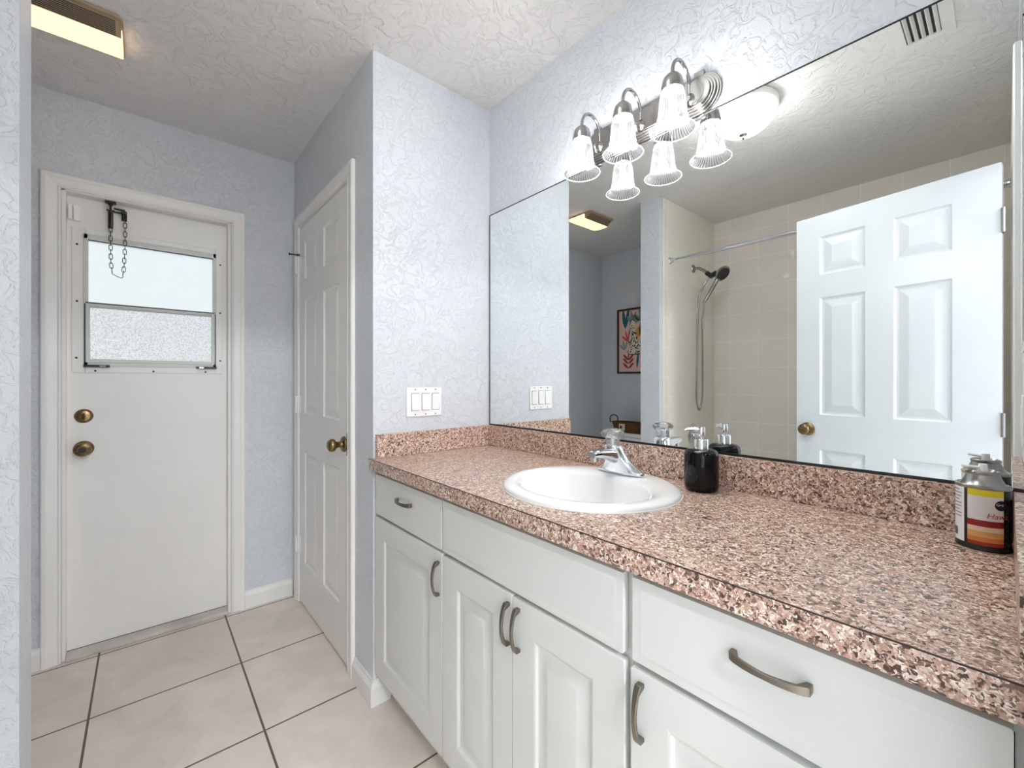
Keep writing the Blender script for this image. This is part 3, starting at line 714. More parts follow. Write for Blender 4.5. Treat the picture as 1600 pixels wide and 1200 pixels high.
mr = N(nt, 'ShaderNodeMapRange'); mr.inputs['From Min'].default_value = -PI; mr.inputs['From Max'].default_value = PI; L(nt, at, 0, mr, 'Value'); L(nt, mr, 'Result', ra, 'Fac')
nz = N(nt, 'ShaderNodeTexNoise', i_Scale=30.0); L(nt, tc, 'Object', nz, 'Vector')
zz = N(nt, 'ShaderNodeMath', operation='MULTIPLY_ADD'); zz.inputs[1].default_value = .010; L(nt, nz, 'Fac', zz, 0); L(nt, sp, 'Z', zz, 2)
mz = N(nt, 'ShaderNodeMapRange'); mz.inputs['From Min'].default_value = .005; mz.inputs['From Max'].default_value = .115; L(nt, sp, 'Z', mz, 'Value')
rz = ramp(nt, [(0, rgb(150, 48, 22)), (.10, rgb(205, 120, 62)), (.17, rgb(214, 160, 96)), (.26, rgb(226, 196, 170)), (.335, rgb(140, 22, 26)), (.43, rgb(222, 216, 216)), (.80, rgb(222, 205, 40)), (1, rgb(214, 206, 60))], 'CONSTANT')
L(nt, mz, 'Result', rz, 'Fac')
gt = N(nt, 'ShaderNodeMath', operation='GREATER_THAN'); gt.inputs[1].default_value = .163; L(nt, mr, 'Result', gt, 0)
lt = N(nt, 'ShaderNodeMath', operation='LESS_THAN'); lt.inputs[1].default_value = .377; L(nt, mr, 'Result', lt, 0)
an = N(nt, 'ShaderNodeMath', operation='MULTIPLY'); L(nt, gt, 0, an, 0); L(nt, lt, 0, an, 1)
mx = N(nt, 'ShaderNodeMix', data_type='RGBA'); L(nt, an, 0, mx, 'Factor'); L(nt, ra, 'Color', mx, 6); L(nt, rz, 'Color', mx, 7); L(nt, mx, 2, bb, 'Base Color')
bb.inputs['Roughness'].default_value = .25
M['canlabel'] = m
o = MB().lathe([(R, .010), (R, .104)], (ax_, ay_, CT), 'z', 64, caps=False).build('label', m, t, smooth=True)
# cap dome: rim, shoulder, small top
MB().lathe([(R, .104), (R+.001, .106), (R+.001, .109), (R-.002, .1105), (R-.004, .109), (.026, .113), (.022, .122), (.0205, .127), (.0215, .129), (.0215, .132), (.019, .1335), (.016, .131), (0, .131)], (ax_, ay_, CT), 'z', 48, caps=False).build('shoulder', M['satin'], t, smooth=35)
b = MB().lathe([(0, .129), (.006, .129), (.006, .139), (.0055, .144), (0, .144)], (ax_, ay_, CT), 'z', 20).cyl((ax_, ay_, CT+.1375), (ax_-.024, ay_-.014, CT+.139), .0028, 12)
b.build('nozzle', M['plastic'], t, smooth=40)
def curved_text(txt, size, ang, z, col, name, bold=False, rad=R+.0004):
    cu = bpy.data.curves.new('text', 'FONT'); cu.body = txt; cu.size = size; cu.align_x = 'CENTER'; cu.align_y = 'CENTER'; cu.shear = .25 if not bold else 0
    ob = bpy.data.objects.new('text_tmp', cu); C.objects.link(ob)
    dg = bpy.context.evaluated_depsgraph_get(); me = bpy.data.meshes.new_from_object(ob.evaluated_get(dg)); bpy.data.objects.remove(ob)
    mb = MB(); vs = []
    for v in me.vertices:
        a = ang+v.co.x/rad; vs.append((ax_+rad*math.cos(a), ay_+rad*math.sin(a), CT+z+v.co.y))
    mb.add(vs, [tuple(p.vertices) for p in me.polygons]); bpy.data.meshes.remove(me)
    return mb.build(name, col, t)
M['textred'] = plain('red_print', rgb(186, 60, 30), .4); M['navy'] = plain('navy_print', rgb(14, 20, 44), .4); M['whiteprint'] = plain('white_print', rgb(240, 240, 240), .4); M['greyprint'] = plain('grey_print', rgb(90, 90, 100), .5)
A0 = math.radians(-60)    # direction of the text centre, towards the camera
M_can_front = A0
def disc_on_can(ang, z, rw, rh, mat, name, rad):
    mb = MB(); vs = []
    for k in range(28):
        q = 2*PI*k/28; a = ang+rw*math.cos(q)/rad; vs.append((ax_+rad*math.cos(a), ay_+rad*math.sin(a), CT+z+rh*math.sin(q)))
    vs.append((ax_+rad*math.cos(ang), ay_+rad*math.sin(ang), CT+z)); mb.add(vs, [(k, (k+1) % 28, 28) for k in range(28)])
    return mb.build(name, mat, t)
disc_on_can(A0+.16, .080, .0085, .0085, M['navy'], 'logo', R+.0003)
curved_text('Gre', .0062, A0+.10, .0815, M['whiteprint'], 'logo_text', True, R+.0006)
curved_text('Hawa', .0125, A0+.03, .061, M['textred'], 'brand_text')
for k in range(9):
    z = .098-.0058*k
    b = MB(); a0 = math.radians(-172); a1 = a0+(.62 if k % 3 else .5); vs = []
    for q in range(9):
        a = a0+(a1-a0)*q/8; vs += [(ax_+(R+.0003)*math.cos(a), ay_+(R+.0003)*math.sin(a), CT+z), (ax_+(R+.0003)*math.cos(a), ay_+(R+.0003)*math.sin(a), CT+z+.0014)]
    b.add(vs, [(2*q, 2*q+2, 2*q+3, 2*q+1) for q in range(8)]); 
    if k == 0: acc = MB()
    acc.add(b.v, b.f)
acc.build('fine_print', M['greyprint'], t)
b = MB()
for k in range(7):
    a0 = math.radians(-170)+k*.05; rr = R+.0003
    b.add([(ax_+rr*math.cos(a), ay_+rr*math.sin(a), CT+z) for a, z in ((a0, .018), (a0+.03, .018), (a0+.03, .032), (a0, .032))], [(0, 1, 2, 3)])
b.build('barcode', M['greyprint'], t)

# ------------------------------------------------------------------ switch plate
t = thing('switch_plate', 'white triple rocker switch plate on the bright wall beside the mirror', 'light switch', (0, -.3365, 1.12))
b = MB().box(.0005, .006, -.416, -.257, 1.063, 1.179); pl = b.build('plate', M['plastic'], t, bevel=.003)
for k, yc in enumerate((-.3785, -.3325, -.2865)):
    z0, z1 = 1.089, 1.155; up = (k == 2)
    b = MB().box(.005, .0064, yc-.0175, yc+.0175, z0-.0015, z1+.0015); g = b.build('rocker_gap', M['slot'], t, label='dark gap round the rocker')
    lo, hi = ((.0075, .011) if up else (.0125, .0078))
    mb = MB().hexa([(.005, yc-.0162, z0), (.005, yc+.0162, z0), (lo, yc+.0162, z0), (lo, yc-.0162, z0), (.005, yc-.0162, z1), (.005, yc+.0162, z1), (hi, yc+.0162, z1), (hi, yc-.0162, z1)])
    mb.build('rocker', M['plastic'], t, bevel=.0006)
    for z in (1.072, 1.171): MB().lathe([(.0028, 0), (.0028, .0008), (0, .0010)], (.006, yc, z), 'x', 12).build('screw', M['satin'], t)

# ------------------------------------------------------------------ three-lamp vanity light
LZ = 2.012; LX = .797
t = thing('vanity_light', 'nickel bath light bar with three ribbed glass bell shades above the mirror', 'wall lamp', (LX, 0, LZ))
def stadium(hl, r, notch=0, n=20):
    pts = []
    for k in range(n+1): a = -PI/2+PI*k/n; pts.append((LX+hl+r*math.cos(a), LZ+r*math.sin(a)))
    for k in range(n+1): a = PI/2+PI*k/n; pts.append((LX-hl+r*math.cos(a), LZ+r*math.sin(a)))
    return pts
b = MB(); hl = .178
for (r, y0, y1) in ((.060, -.0005, -.006), (.0555, -.006, -.010), (.049, -.010, -.016), (.043, -.016, -.020), (.037, -.020, -.026)):
    b.prism(stadium(hl, r), y0, y1, 'xz')
for s_ in (-1, 1):       # little ears where the round ends meet the bar
    for q in (-1, 1): b.box(LX+s_*hl-.014, LX+s_*hl+.014, -.012, -.0005, LZ+q*.050-.012, LZ+q*.050+.016*q+.0)
b.build('backplate', M['satin'], t, bevel=.0012)
b = MB().prism(stadium(hl-.01, .030), -.026, -.0272, 'xz'); b.build('inset_panel', M['satin'], t)
LAMPS = (.640, .797, .954)
for i, lx in enumerate(LAMPS):
    ly = -.118; zc = 1.985
    pts = [(lx, -.024, 2.000)]
    for k in range(15):
        a = PI*k/14*1.0
        pts.append((lx, -.071+.047*math.cos(a), 2.036+.052*math.sin(a)))
    pts.append((lx, ly, 2.012))
    b = MB().tube(pts, .0052, 12)
    b.lathe([(0, 0), (.017, 0), (.017, .004), (.011, .008), (.008, .014), (0, .014)], (lx, -.024, 2.000), '-y', 20)
    # small scroll under the arm
    sp_ = [(lx+.0, -.030-.004*k*.8, 1.996-.016*math.sin(k*.55)-.002*k) for k in range(9)]
    b.tube(sp_, [.0035]*8+[.0055], 8)
    arm = b.build('arm', M['satin'], t, smooth=50)
    cap = MB().lathe([(0, 2.034), (.007, 2.033), (.016, 2.028), (.0245, 2.018), (.0275, 2.006), (.0275, 1.998), (.0295, 1.997), (.0295, 1.985), (.0275, 1.984), (0, 1.984)], (lx, ly, 0), 'z', 36)
    cap.build('socket_cap', M['satin'], t, smooth=35)
    nr = 40
    shp = [(.0275, 1.984), (.031, 1.976), (.0335, 1.962), (.0350, 1.940), (.0365, 1.922), (.040, 1.904), (.047, 1.889), (.054, 1.882), (.0575, 1.8795)]
    root_z = 1.984
    e = bpy.data.objects.new('lamp_shade', None)
    mb = MB().lathe([(r, z) for r, z in shp], (0, 0, 0), 'z', 160, caps=False, mod=lambda a: 1+.030*math.sin(40*a))
    me_o = mb.build('lamp_shade', M['shade'], t, world=False, smooth=80, label='clear ribbed glass bell shade'); me_o.location = (lx-LX, ly, -LZ)
    pts = [(lx+.0578*math.cos(2*PI*k/64), ly+.0578*math.sin(2*PI*k/64), 1.8792) for k in range(64)]
    rim = MB().tube(pts, .0017, 8, closed=True); r_ = rim.build('rim', M['rimglass'], t, smooth=True)
    r_.parent = me_o; r_.location = -Vector(me_o.location)
    bl = MB().lathe([(0, 1.899), (.008, 1.9005), (.0145, 1.906), (.0165, 1.914), (.0150, 1.924), (.010, 1.933), (0, 1.936)], (lx, ly, 0), 'z', 24, caps=False)
    bl.build('bulb', M['bulb'], t, smooth=80)
    MB().lathe([(0, 1.934), (.0085, 1.935), (.0105, 1.941), (.0105, 1.9845)], (lx, ly, 0), 'z', 24, caps=False).build('bulb_neck', M['plastic'], t, smooth=60)

# ------------------------------------------------------------------ ceiling dome lamp
dx, dy = .770, -.850
t = thing('ceiling_lamp', 'round ceiling lamp with glowing frosted dome and small finial, seen in the mirror', 'ceiling lamp', (dx, dy, H))
MB().lathe([(0, 0), (.128, 0), (.137, -.004), (.137, -.030), (.132, -.036), (.126, -.040), (.120, -.044), (0, -.044)], (dx, dy, H-.0005), 'z', 56).build('pan', M['vent'], t, smooth=35)
MB().lathe([(.124, -.040), (.1235, -.050), (.118, -.070), (.102, -.094), (.077, -.112), (.045, -.124), (.015, -.130), (0, -.131)], (dx, dy, H), 'z', 56, caps=False).build('dome', M['domeglass'], t, smooth=80)
MB().lathe([(0, -.127), (.018, -.129), (.018, -.132), (.009, -.137), (.0055, -.140), (.0065, -.145), (.005, -.150), (0, -.152)], (dx, dy, H), 'z', 24, caps=False).build('finial', M['satin'], t, smooth=50)

# unseen hallway lamps, added to send fill light through the doorway
for k, (hx, hy) in enumerate(((3.3, -.70), (3.3, -1.45))):
    t = thing('added_fill_lamp', ('round hallway ceiling lamp nearer the mirror wall, outside the doorway', 'round hallway ceiling lamp farther from the mirror wall, outside the doorway')[k], 'ceiling lamp', (hx, hy, H), group='added fill lamps')
    MB().lathe([(0, 0), (.17, 0), (.17, -.02), (.16, -.03), (0, -.03)], (hx, hy, H-.0005), 'z', 40).build('pan', M['vent'], t, smooth=35)
    MB().lathe([(.155, -.030), (.15, -.05), (.12, -.085), (.07, -.105), (0, -.115)], (hx, hy, H), 'z', 40, caps=False).build('dome', M['fillglass'], t, smooth=80)

# ------------------------------------------------------------------ fan light in the corner
fx0, fx1, fy0, fy1 = -.66, -.412, -1.535, -1.249
t = thing('bathroom_fan_light', 'yellowed ceiling exhaust fan with a warm glowing light lens', 'exhaust fan', ((fx0+fx1)/2, (fy0+fy1)/2, H))
def rrect(x0, x1, y0, y1, r, n=6):
    P = []
    for cx_, cy_, a0 in ((x1-r, y1-r, 0), (x0+r, y1-r, PI/2), (x0+r, y0+r, PI), (x1-r, y0+r, 1.5*PI)):
        for k in range(n+1): a = a0+PI/2*k/n; P.append((cx_+r*math.cos(a), cy_+r*math.sin(a)))
    return P
b = MB().prism(rrect(fx0, fx1, fy0, fy1, .022), H-.0005, H-.010, 'xy'); b.build('cover', M['fanplastic'], t, bevel=.002)
xm = fx1-.062
# grille wedge: from the cover edge down to the lens
b = MB().hexa([(xm, fy0+.006, H-.042), (fx1-.018, fy0+.012, H-.012), (fx1-.018, fy1-.012, H-.012), (xm, fy1-.006, H-.042),
               (xm, fy0+.006, H-.008), (fx1-.018, fy0+.006, H-.008), (fx1-.018, fy1-.006, H-.008), (xm, fy1-.006, H-.008)])
gr = b.build('grille', M['fanplastic'], t)
b = MB()
for k in range(9):
    q = (k+.8)/9.6; x_ = fx1-.018+(xm-fx1+.018)*q; z_ = H-.012-.030*q
    b.box(x_-.0018, x_+.0018, fy0+.02, fy1-.02, z_-.0006, z_+.002)
subpart(b, 'slot', M['slot'], gr)
n = 10; vs = []; fs = []
for (yy, ins) in ((fy0+.004, 0), (fy1-.004, 0)):
    pts = [(xm, H-.010), (xm, H-.0435), (xm-.045, H-.047), (xm-.09, H-.046), (xm-.125, H-.040), (xm-.148, H-.030), (xm-.155, H-.010)]
    vs += [(x, yy, z) for x, z in pts]
k = 7
fs = [tuple(range(k)), tuple(range(k, 2*k))]+[(i, (i+1) % k, (i+1) % k+k, i+k) for i in range(k)]
MB().add(vs, fs).build('light_lens', M['fanlens'], t, bevel=.003, label='glowing amber light lens')

# ------------------------------------------------------------------ ceiling vent
vx0, vx1, vy0, vy1 = 1.268, 1.428, -.960, -.640
t = thing('ceiling_vent', 'white metal ceiling air register with dark slots, seen at the top of the mirror', 'air vent', ((vx0+vx1)/2, (vy0+vy1)/2, H))
b = MB()
for q in ((vx0, vx1, vy0, vy0+.028), (vx0, vx1, vy1-.028, vy1), (vx0, vx0+.035, vy0+.028, vy1-.028), (vx1-.035, vx1, vy0+.028, vy1-.028)): b.box(q[0], q[1], q[2], q[3], H-.007, H-.0005)
b.build('frame', M['vent'], t, bevel=.0015)
MB().box(vx0+.03, vx1-.03, vy0+.02, vy1-.02, H-.002, H-.0008).build('duct_opening', M['black'], t)
for k in range(5):
    x_ = vx0+.044+k*.0185
    MB().hexa([(x_-.005, vy0+.028, H-.012), (x_-.003, vy0+.028, H-.012), (x_-.003, vy1-.028, H-.012), (x_-.005, vy1-.028, H-.012),
               (x_+.003, vy0+.028, H-.003), (x_+.005, vy0+.028, H-.003), (x_+.005, vy1-.028, H-.003), (x_+.003, vy1-.028, H-.003)]).build('vane', M['vent'], t)

# ------------------------------------------------------------------ shower
YR = -1.535; ZR = 2.026
t = thing('curtain_rod', 'chrome shower curtain rod across the tub opening', 'curtain rod', (PX1+.01, YR, ZR))
MB().cyl((PX1+.012, YR, ZR), (.78, YR, ZR), .0125, 24).cyl((.76, YR, ZR), (XR-.010, YR, ZR), .0105, 24).build('rod', M['chrome'], t, smooth=40)
for x_, a in ((PX1+.0085, 'x'), (XR-.0095, '-x')):
    MB().lathe([(0, 0), (.023, 0), (.023, .004), (.017, .010), (.015, .030), (0, .030)], (x_, YR, ZR), a, 28).build('flange', M['chrome'], t, smooth=40)
sy0, sz0 = -1.872, 2.030; wx = PX1+.008
t = thing('hand_shower', 'brushed nickel hand shower on its arm with long hose', 'shower head', (wx, sy0, sz0))
MB().lathe([(0, 0), (.030, 0), (.029, .004), (.018, .012), (.0125, .016), (0, .016)], (wx+.0002, sy0, sz0), 'x', 28).build('flange', M['satin'], t, smooth=40)
MB().tube([(wx+.010, sy0, sz0), (wx+.045, sy0, sz0-.006), (wx+.080, sy0, sz0-.030), (wx+.112, sy0+.002, sz0-.062)], .0105, 16).build('arm', M['satin'], t, smooth=50)
b = MB().cyl((wx+.100, sy0+.002, sz0-.050), (wx+.140, sy0+.002, sz0-.085), .0165, 20).cyl((wx+.135, sy0, sz0-.075), (wx+.170, sy0, sz0-.060), .018, 20)
b.build('bracket', M['blackplastic'], t, smooth=40)
hc = Vector((wx+.205, sy0-.012, sz0-.072)); ha = Vector((.72, .25, -.60)).normalized()
b = MB().lathe([(0, -.030), (.020, -.030), (.030, -.024), (.050, -.012), (.056, -.002), (.056, .004), (.050, .008), (0, .008)], hc, ha, 40); b.build('head', M['satin'], t, smooth=40)
b = MB().lathe([(0, .0085), (.045, .0085), (.045, .0095), (0, .0095)], hc, ha, 32)
fp = b.build('spray_face', M['slot'], t)
b = MB(); U = ha.orthogonal().normalized(); W_ = ha.cross(U)
for r_, n_ in ((.012, 6), (.024, 12), (.037, 18)):
    for k in range(n_):
        a = 2*PI*k/n_; b.lathe([(.0022, 0), (.0016, .002), (0, .002)], hc+ha*.0095+U*r_*math.cos(a)+W_*r_*math.sin(a), ha, 6)
subpart(b, 'nozzles', M['satin'], fp)
h0 = hc-ha*.014; h1 = Vector((wx+.095, sy0+.030, sz0-.265))
MB().tube([h0+Vector((-.01, 0, -.01)), h0+(h1-h0)*.3, h0+(h1-h0)*.6, h1], [.015, .0145, .0135, .010], 16).build('handle', M['satin'], t, smooth=50)
def bez(P, n=40):
    out = []
    for i in range(len(P)-1):
        p0 = Vector(P[max(i-1, 0)]); p1 = Vector(P[i]); p2 = Vector(P[i+1]); p3 = Vector(P[min(i+2, len(P)-1)])
        for k in range(8):
            u = k/8; out.append(.5*((2*p1)+(-p0+p2)*u+(2*p0-5*p1+4*p2-p3)*u*u+(-p0+3*p1-3*p2+p3)*u**3))
    out.append(Vector(P[-1])); return out
hose = bez([h1, (wx+.078, sy0+.022, sz0-.42), (wx+.060, sy0-.020, sz0-.70), (wx+.052, sy0-.032, sz0-.93), (wx+.048, sy0-.012, sz0-1.02), (wx+.046, sy0+.018, sz0-1.025),
            (wx+.044, sy0+.040, sz0-.93), (wx+.046, sy0+.034, sz0-.60), (wx+.055, sy0+.040, sz0-.32), (wx+.075, sy0+.040, sz0-.19), (wx+.118, sy0+.006, sz0-.085)])
MB().tube(hose, .0068, 12).build('hose', M['satin'], t, smooth=60)
# tub valve
vy, vz = -1.876, .808
t = thing('shower_valve', 'round chrome tub and shower control on the tiled wall behind the soap dispenser reflection', 'shower valve', (wx, vy, vz))
MB().lathe([(0, 0), (.086, 0), (.085, .006), (.070, .014), (.040, .018), (.030, .020), (.030, .040), (.026, .046), (0, .046)], (wx+.0002, vy, vz), 'x', 48).build('escutcheon', M['chrome'], t, smooth=40)
b = MB().lathe([(0, 0), (.020, 0), (.024, .006), (.024, .026), (.016, .034), (0, .035)], (wx+.046, vy, vz), 'x', 28).tube([(wx+.066, vy, vz), (wx+.07, vy, vz-.04), (wx+.075, vy, vz-.085)], [.009, .008, .006], 12)
b.build('lever', M['chrome'], t, smooth=50)
# adhesive remnants on the back tiles
for k, (x_, z_, rw, rh, lab) in enumerate(((.572, 2.088, .017, .038, 'tall white adhesive patch on the tub tiles, nearer the door edge'), (.537, 1.935, .030, .022, 'wide white adhesive patch on the tub tiles, lower of the two'))):
    b = MB(); nn = 14; ring = []
    rs = [random.uniform(.7, 1.15) for _ in range(nn)]
    for lay, (q, d) in enumerate(((1, .0), (.85, .003), (.45, .0055))):
        for i in range(nn):
            a = 2*PI*i/nn; ring.append((x_+rw*q*rs[i]*math.cos(a), YT+.0002+d, z_+rh*q*rs[i]*math.sin(a)))
    fs = [(l*nn+i, l*nn+(i+1) % nn, (l+1)*nn+(i+1) % nn, (l+1)*nn+i) for l in range(2) for i in range(nn)]+[tuple(2*nn+i for i in range(nn)), tuple(range(nn))]
    b.add(ring, fs); tag(b.build('adhesive_patch', M['plastic'], smooth=60), lab, 'adhesive patch', 'white adhesive remnants on the tub tiles')
# bathtub
t = thing('bathtub', 'white bathtub in the tiled alcove behind the open bathroom door', 'bathtub', ((PX1+XR)/2, -1.82, 0))
x0, x1, y0, y1 = PX1+.010, XR-.010, YT+.001, -1.462; zt = .40
b = MB().box(x0, x1, y1-.02, y1, 0, zt-.03); b.build('apron', M['porc'], t, bevel=.004)
cx_, cy_ = (x0+x1)/2, (y0+y1-.0)/2
rings = [(rrect(x0, x1, y0, y1, .01), zt-.03), (rrect(x0, x1, y0, y1, .02), zt), (rrect(x0+.07, x1-.07, y0+.06, y1-.08, .14), zt), (rrect(x0+.09, x1-.09, y0+.08, y1-.10, .14), zt-.03),
         (rrect(x0+.12, x1-.16, y0+.11, y1-.13, .13), .12), (rrect(x0+.20, x1-.26, y0+.18, y1-.20, .10), .08)]
vs = []; fs = []; nn = len(rings[0][0])
for P_, z in rings: vs += [(p[0], p[1], z) for p in P_]
for i in range(len(rings)-1):
    for k in range(nn): fs.append((i*nn+k, i*nn+(k+1) % nn, (i+1)*nn+(k+1) % nn, (i+1)*nn+k))
fs.append(tuple((len(rings)-1)*nn+k for k in range(nn)))
MB().add(vs, fs).build('basin', M['porc'], t, smooth=50)
MB().cyl((x0+.006, vy, .52), (x0+.13, vy, .50), .024, 20).build('tub_spout', M['chrome'], t, smooth=40)
MB().lathe([(0, 0), (.035, 0), (.035, .006), (0, .008)], (x0+.113, -1.84, .30), 'x', 24).build('overflow_plate', M['chrome'], t, smooth=40)

# ------------------------------------------------------------------ toilet
tx = -.625
t = thing('toilet', 'white toilet whose tank top shows in the mirror under the basket', 'toilet', (tx, -1.95, 0))
MB().box(tx-.225, tx+.225, YF+.012, -2.085, .385, .705).build('tank', M['porc'], t, bevel=.02, seg=3)
MB().box(tx-.235, tx+.235, YF+.006, -2.075, .7055, .738).build('tank_lid', M['porc'], t, bevel=.008, seg=3)
MB().cyl((tx-.19, -2.085, .655), (tx-.19, -2.068, .655), .012, 14).tube([(tx-.19, -2.066, .655), (tx-.16, -2.062, .650), (tx-.125, -2.062, .645)], .006, 10).build('flush_lever', M['chrome'], t, smooth=40)
def oval(cy_, a, b_, z, n=32):
    return [(tx+a*math.cos(2*PI*k/n), cy_+(b_*(1.0 if math.sin(2*PI*k/n) > 0 else .82))*math.sin(2*PI*k/n), z) for k in range(n)]
def loftr(rings):
    mb = MB(); n = len(rings[0]); vs = [p for r in rings for p in r]; fs = []
    for i in range(len(rings)-1):
        for k in range(n): fs.append((i*n+k, i*n+(k+1) % n, (i+1)*n+(k+1) % n, (i+1)*n+k))
    fs.append(tuple(range(n))[::-1]); fs.append(tuple((len(rings)-1)*n+k for k in range(n))); return mb.add(vs, fs)
loftr([oval(-1.90, .105, .26, 0), oval(-1.90, .10, .25, .05), oval(-1.90, .105, .22, .15), oval(-1.87, .15, .25, .26), oval(-1.85, .180, .275, .35), oval(-1.85, .185, .28, .39), oval(-1.85, .14, .22, .392), oval(-1.85, .12, .19, .30), oval(-1.85, .05, .08, .22)]).build('bowl', M['porc'], t, smooth=50)
MB().box(tx-.10, tx+.10, -2.20, -2.02, .20, .384).build('pedestal_bridge', M['porc'], t, bevel=.01)
loftr([oval(-1.85, .188, .283, .394), oval(-1.85, .192, .287, .402), oval(-1.85, .188, .283, .412)]).build('seat', M['plastic'], t, smooth=50)
loftr([oval(-1.85, .186, .281, .414), oval(-1.85, .190, .285, .422), oval(-1.85, .180, .275, .434)]).build('seat_lid', M['plastic'], t, smooth=50)

# basket on the tank
bx0, bx1, by, bz = -.875, -.475, -2.165, .7385
t = thing('woven_basket', 'brown woven oval basket with a cream tag standing on the toilet tank', 'basket', ((bx0+bx1)/2, by, bz))
bcx = (bx0+bx1)/2
def bring(a, b_, z, n=48): return [(bcx+a*math.copysign(abs(math.cos(2*PI*k/n))**.8, math.cos(2*PI*k/n)), by+b_*math.copysign(abs(math.sin(2*PI*k/n))**.8, math.sin(2*PI*k/n)), z) for k in range(n)]
mb = loftr([bring(.165, .062, bz), bring(.185, .070, bz+.03), bring(.200, .078, bz+.085), bring(.192, .070, bz+.085), bring(.172, .056, bz+.02)])
mb.build('body', M['wicker'], t, smooth=50)
for z, a in ((.012, .176), (.032, .1865), (.052, .192), (.072, .198), (.086, .201)):
    MB().tube(bring(a, a*.385, bz+z), .0055 if z < .08 else .008, 6, closed=True).build('weave_band', M['wicker'], t, smooth=True)
for s_ in (-1, 1):
    cxh = bcx+s_*.165
    P_ = [(cxh-.040, by+.045, bz+.08), (cxh-.042, by+.045, bz+.125), (cxh-.028, by+.04, bz+.147), (cxh, by+.038, bz+.151), (cxh+.024, by+.036, bz+.143), (cxh+.034, by+.034, bz+.120), (cxh+.034, by+.034, bz+.082)]
    MB().tube(bez(P_), .0055, 8).build('handle', M['wicker'], t, smooth=60)
o = MB().box(bcx-.082, bcx-.020, by+.083, by+.086, bz+.020, bz+.080).build('tag', M['label'], t, label='cream square tag')
MB().prism([(bcx-.062+.016*math.cos(a), bz+.048+.018*math.sin(a)) for a in [2*PI*k/7*2 for k in range(7)]][:5], by+.0862, by+.0868).build('tag_print', M['slot'], t).parent = o
# framed poster (plain jungle print: pink ground, leaves, a spotted cat)
px0, px1, pz0, pz1 = -.905, -.445, 1.274, 1.886; yp = YF+.001
t = thing('framed_poster', 'dark framed poster of a spotted wildcat among leaves on pink, above the toilet', 'poster', ((px0+px1)/2, yp, pz0))
b = MB()
for q in ((px0, px1, pz0, pz0+.016), (px0, px1, pz1-.016, pz1), (px0, px0+.016, pz0+.016, pz1-.016), (px1-.016, px1, pz0+.016, pz1-.016)): b.box(q[0], q[1], yp, yp+.022, q[2], q[3])
b.build('frame', plain('dark_mahogany_frame', rgb(62, 28, 30), .45), t, bevel=.002)
cv = MB().box(px0+.014, px1-.014, yp+.002, yp+.008, pz0+.014, pz1-.014).build('print', plain('pink_paper', rgb(238, 202, 192), .7), t)
PW = px1-px0
def shape(poly, mat, lay): return MB().prism([(px0+min(.955, .05+u*.62)*PW, pz0+v*(pz1-pz0)) for u, v in poly], yp+.008, yp+.0085+.0003*lay)
def leafp(u, v, ln, wd, ang, asp=(pz1-pz0)/PW):
    out = []
    for k in range(12):
        q = k/11; out.append((q, wd*math.sin(PI*q)**.8/2))
    for k in range(10, 0, -1):
        q = k/11; out.append((q, -wd*math.sin(PI*q)**.8/2))
    ca, sa = math.cos(ang), math.sin(ang)
    return [(u+(p*ln*ca-w_*ln*sa), v+(p*ln*sa+w_*ln*ca)/asp) for p, w_ in out]
teal = plain('teal_ink', rgb(28, 104, 116), .7); sage = plain('sage_ink', rgb(132, 158, 158), .7); coral = plain('coral_ink', rgb(214, 96, 88), .7); brick = plain('brick_ink', rgb(168, 64, 62), .7)
ochre = plain('ochre_ink', rgb(214, 158, 70), .7); ink = plain('black_ink', rgb(28, 22, 24), .7); creamm = plain('cream_ink', rgb(240, 226, 206), .7)
def group(polys, mat, name, lay):
    mb = MB()
    for p in polys: s_ = shape(p, mat, lay); mb.add(s_.v, s_.f)
    o = mb.build(name, mat, t); o.parent = cv; return o
group([leafp(.20, .70, .42, .28, 1.75), leafp(.22, .69, .46, .26, 1.25), leafp(.90, .18, .36, .25, 1.9), leafp(.80, .10, .40, .24, 1.2), leafp(.66, .08, .34, .24, 1.4)], teal, 'teal_leaves', 1)
group([leafp(.50, .78, .26, .4, a) for a in (.2, 1.0, 1.8, 2.6)]+[leafp(.85, .80, .3, .35, a) for a in (1.2, 2.0, 2.8, 4.4)]+[leafp(.20, .36, .25, .22, a) for a in (1.1, 1.9, 2.6)], sage, 'sage_leaves', 2)
group([leafp(.32, .50, .26, .22, a) for a in (1.3, 2.0, 2.7, .9)], coral, 'coral_leaves', 3)
group([leafp(.34, y_, .24, .24, a) for y_ in (.08, .15, .21) for a in (.5, 2.64)]+[leafp(.34, .20, .16, .3, 1.57)], brick, 'red_fronds', 4)
group([[(.72+.10*math.cos(2*PI*k/20), .63+.075*math.sin(2*PI*k/20)) for k in range(20)]], ochre, 'yellow_disc', 2)
cat = [(.36, .30), (.74, .30), (.84, .38), (.80, .46), (.70, .50), (.62, .60), (.58, .70), (.60, .78), (.55, .80), (.50, .82), (.44, .79), (.40, .73), (.44, .66), (.38, .58), (.36, .50), (.42, .42), (.34, .36)]
catpolys = [cat, [(.74, .31), (.92, .30), (.97, .38), (.93, .39), (.90, .34), (.76, .345)]]
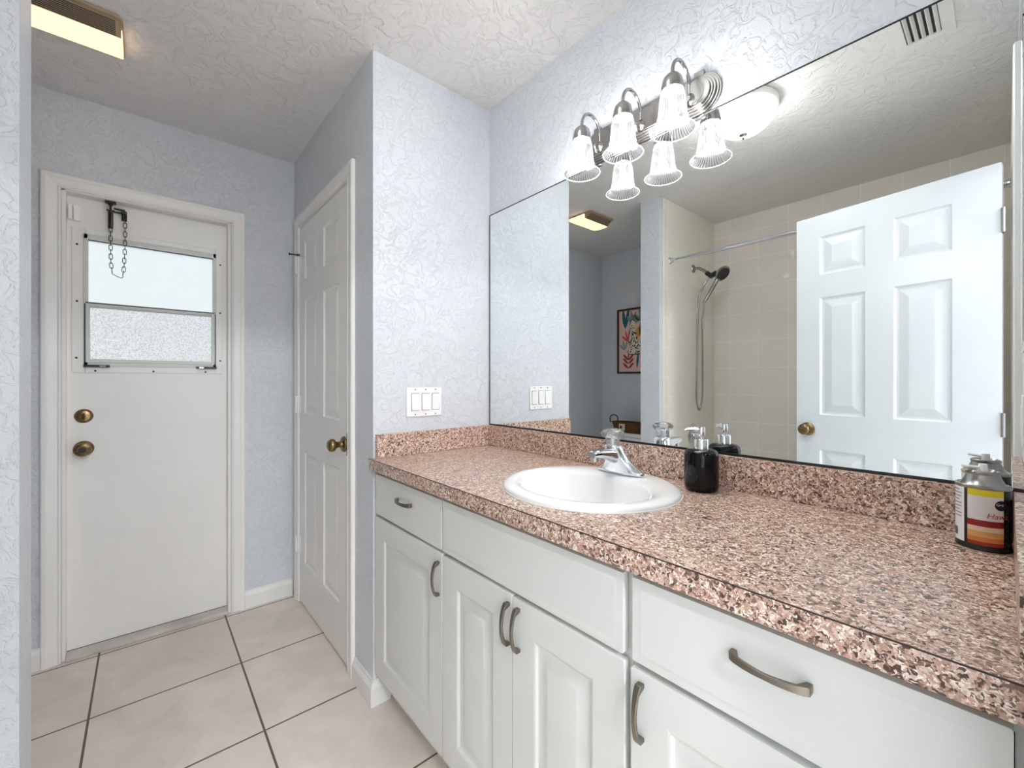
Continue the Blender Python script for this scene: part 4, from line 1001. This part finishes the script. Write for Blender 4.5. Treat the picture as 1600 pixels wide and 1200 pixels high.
random.seed(3); sp_l = []
for _ in range(70):
    u_ = random.uniform(.37, .80); v_ = random.uniform(.31, .79)
    # keep inside the cat outline
    ins = False; j = len(cat)-1
    for i in range(len(cat)):
        (a, b_), (c_, d) = cat[i], cat[j]
        if (b_ > v_) != (d > v_) and u_ < (c_-a)*(v_-b_)/(d-b_)+a: ins = not ins
        j = i
    if ins: sp_l.append([(u_+random.uniform(.016, .032)*math.cos(2*PI*k/6), v_+random.uniform(.009, .017)*math.sin(2*PI*k/6)) for k in range(6)])
mbc = MB()
for p_ in catpolys: q_ = shape(p_, None, 5); mbc.add(q_.v, q_.f)
nf = len(mbc.f)
for p_ in sp_l: q_ = shape(p_, None, 6); mbc.add(q_.v, q_.f)
oc = mbc.build('spotted_cat', [creamm, ink], t); oc.parent = cv
for k_, pg in enumerate(oc.data.polygons): pg.material_index = 0 if k_ < nf else 1
group([leafp(1.25, .60, .5, .3, a) for a in (1.2, 2.0, 4.2, 5.1)], teal, 'teal_leaves', 1)
group([leafp(1.20, .15, .26, .24, a) for a in (.8, 1.57, 2.4)], brick, 'red_fronds', 4)
group([[(u_+(u_-.58)*.10, v_+(v_-.55)*.05) for u_, v_ in cat]], ink, 'cat_outline', 3)

# ------------------------------------------------------------------ right wall: recessed cabinet and outlet
t = thing('medicine_cabinet', 'white recessed medicine cabinet with mirror door on the right wall', 'cabinet', (XR, -.29, 1.28))
MB().box(XR-.0035, XR-.0005, -.505, -.085, 1.275, 2.035).build('frame', M['plastic'], t, bevel=.001)
MB().box(XR-.0075, XR-.004, -.498, -.092, 1.283, 2.027).build('mirror_door', M['mirror'], t)
t = thing('power_outlet', 'white outlet plate on the right wall above the counter', 'outlet', (XR, -.33, 1.115))
MB().box(XR-.005, XR-.0005, -.366, -.294, 1.057, 1.173).build('plate', M['plastic'], t, bevel=.002)
MB().box(XR-.0065, XR-.0045, -.347, -.313, 1.082, 1.148).build('receptacle', M['plastic'], t, bevel=.0008)

print('objects', len(bpy.data.objects))
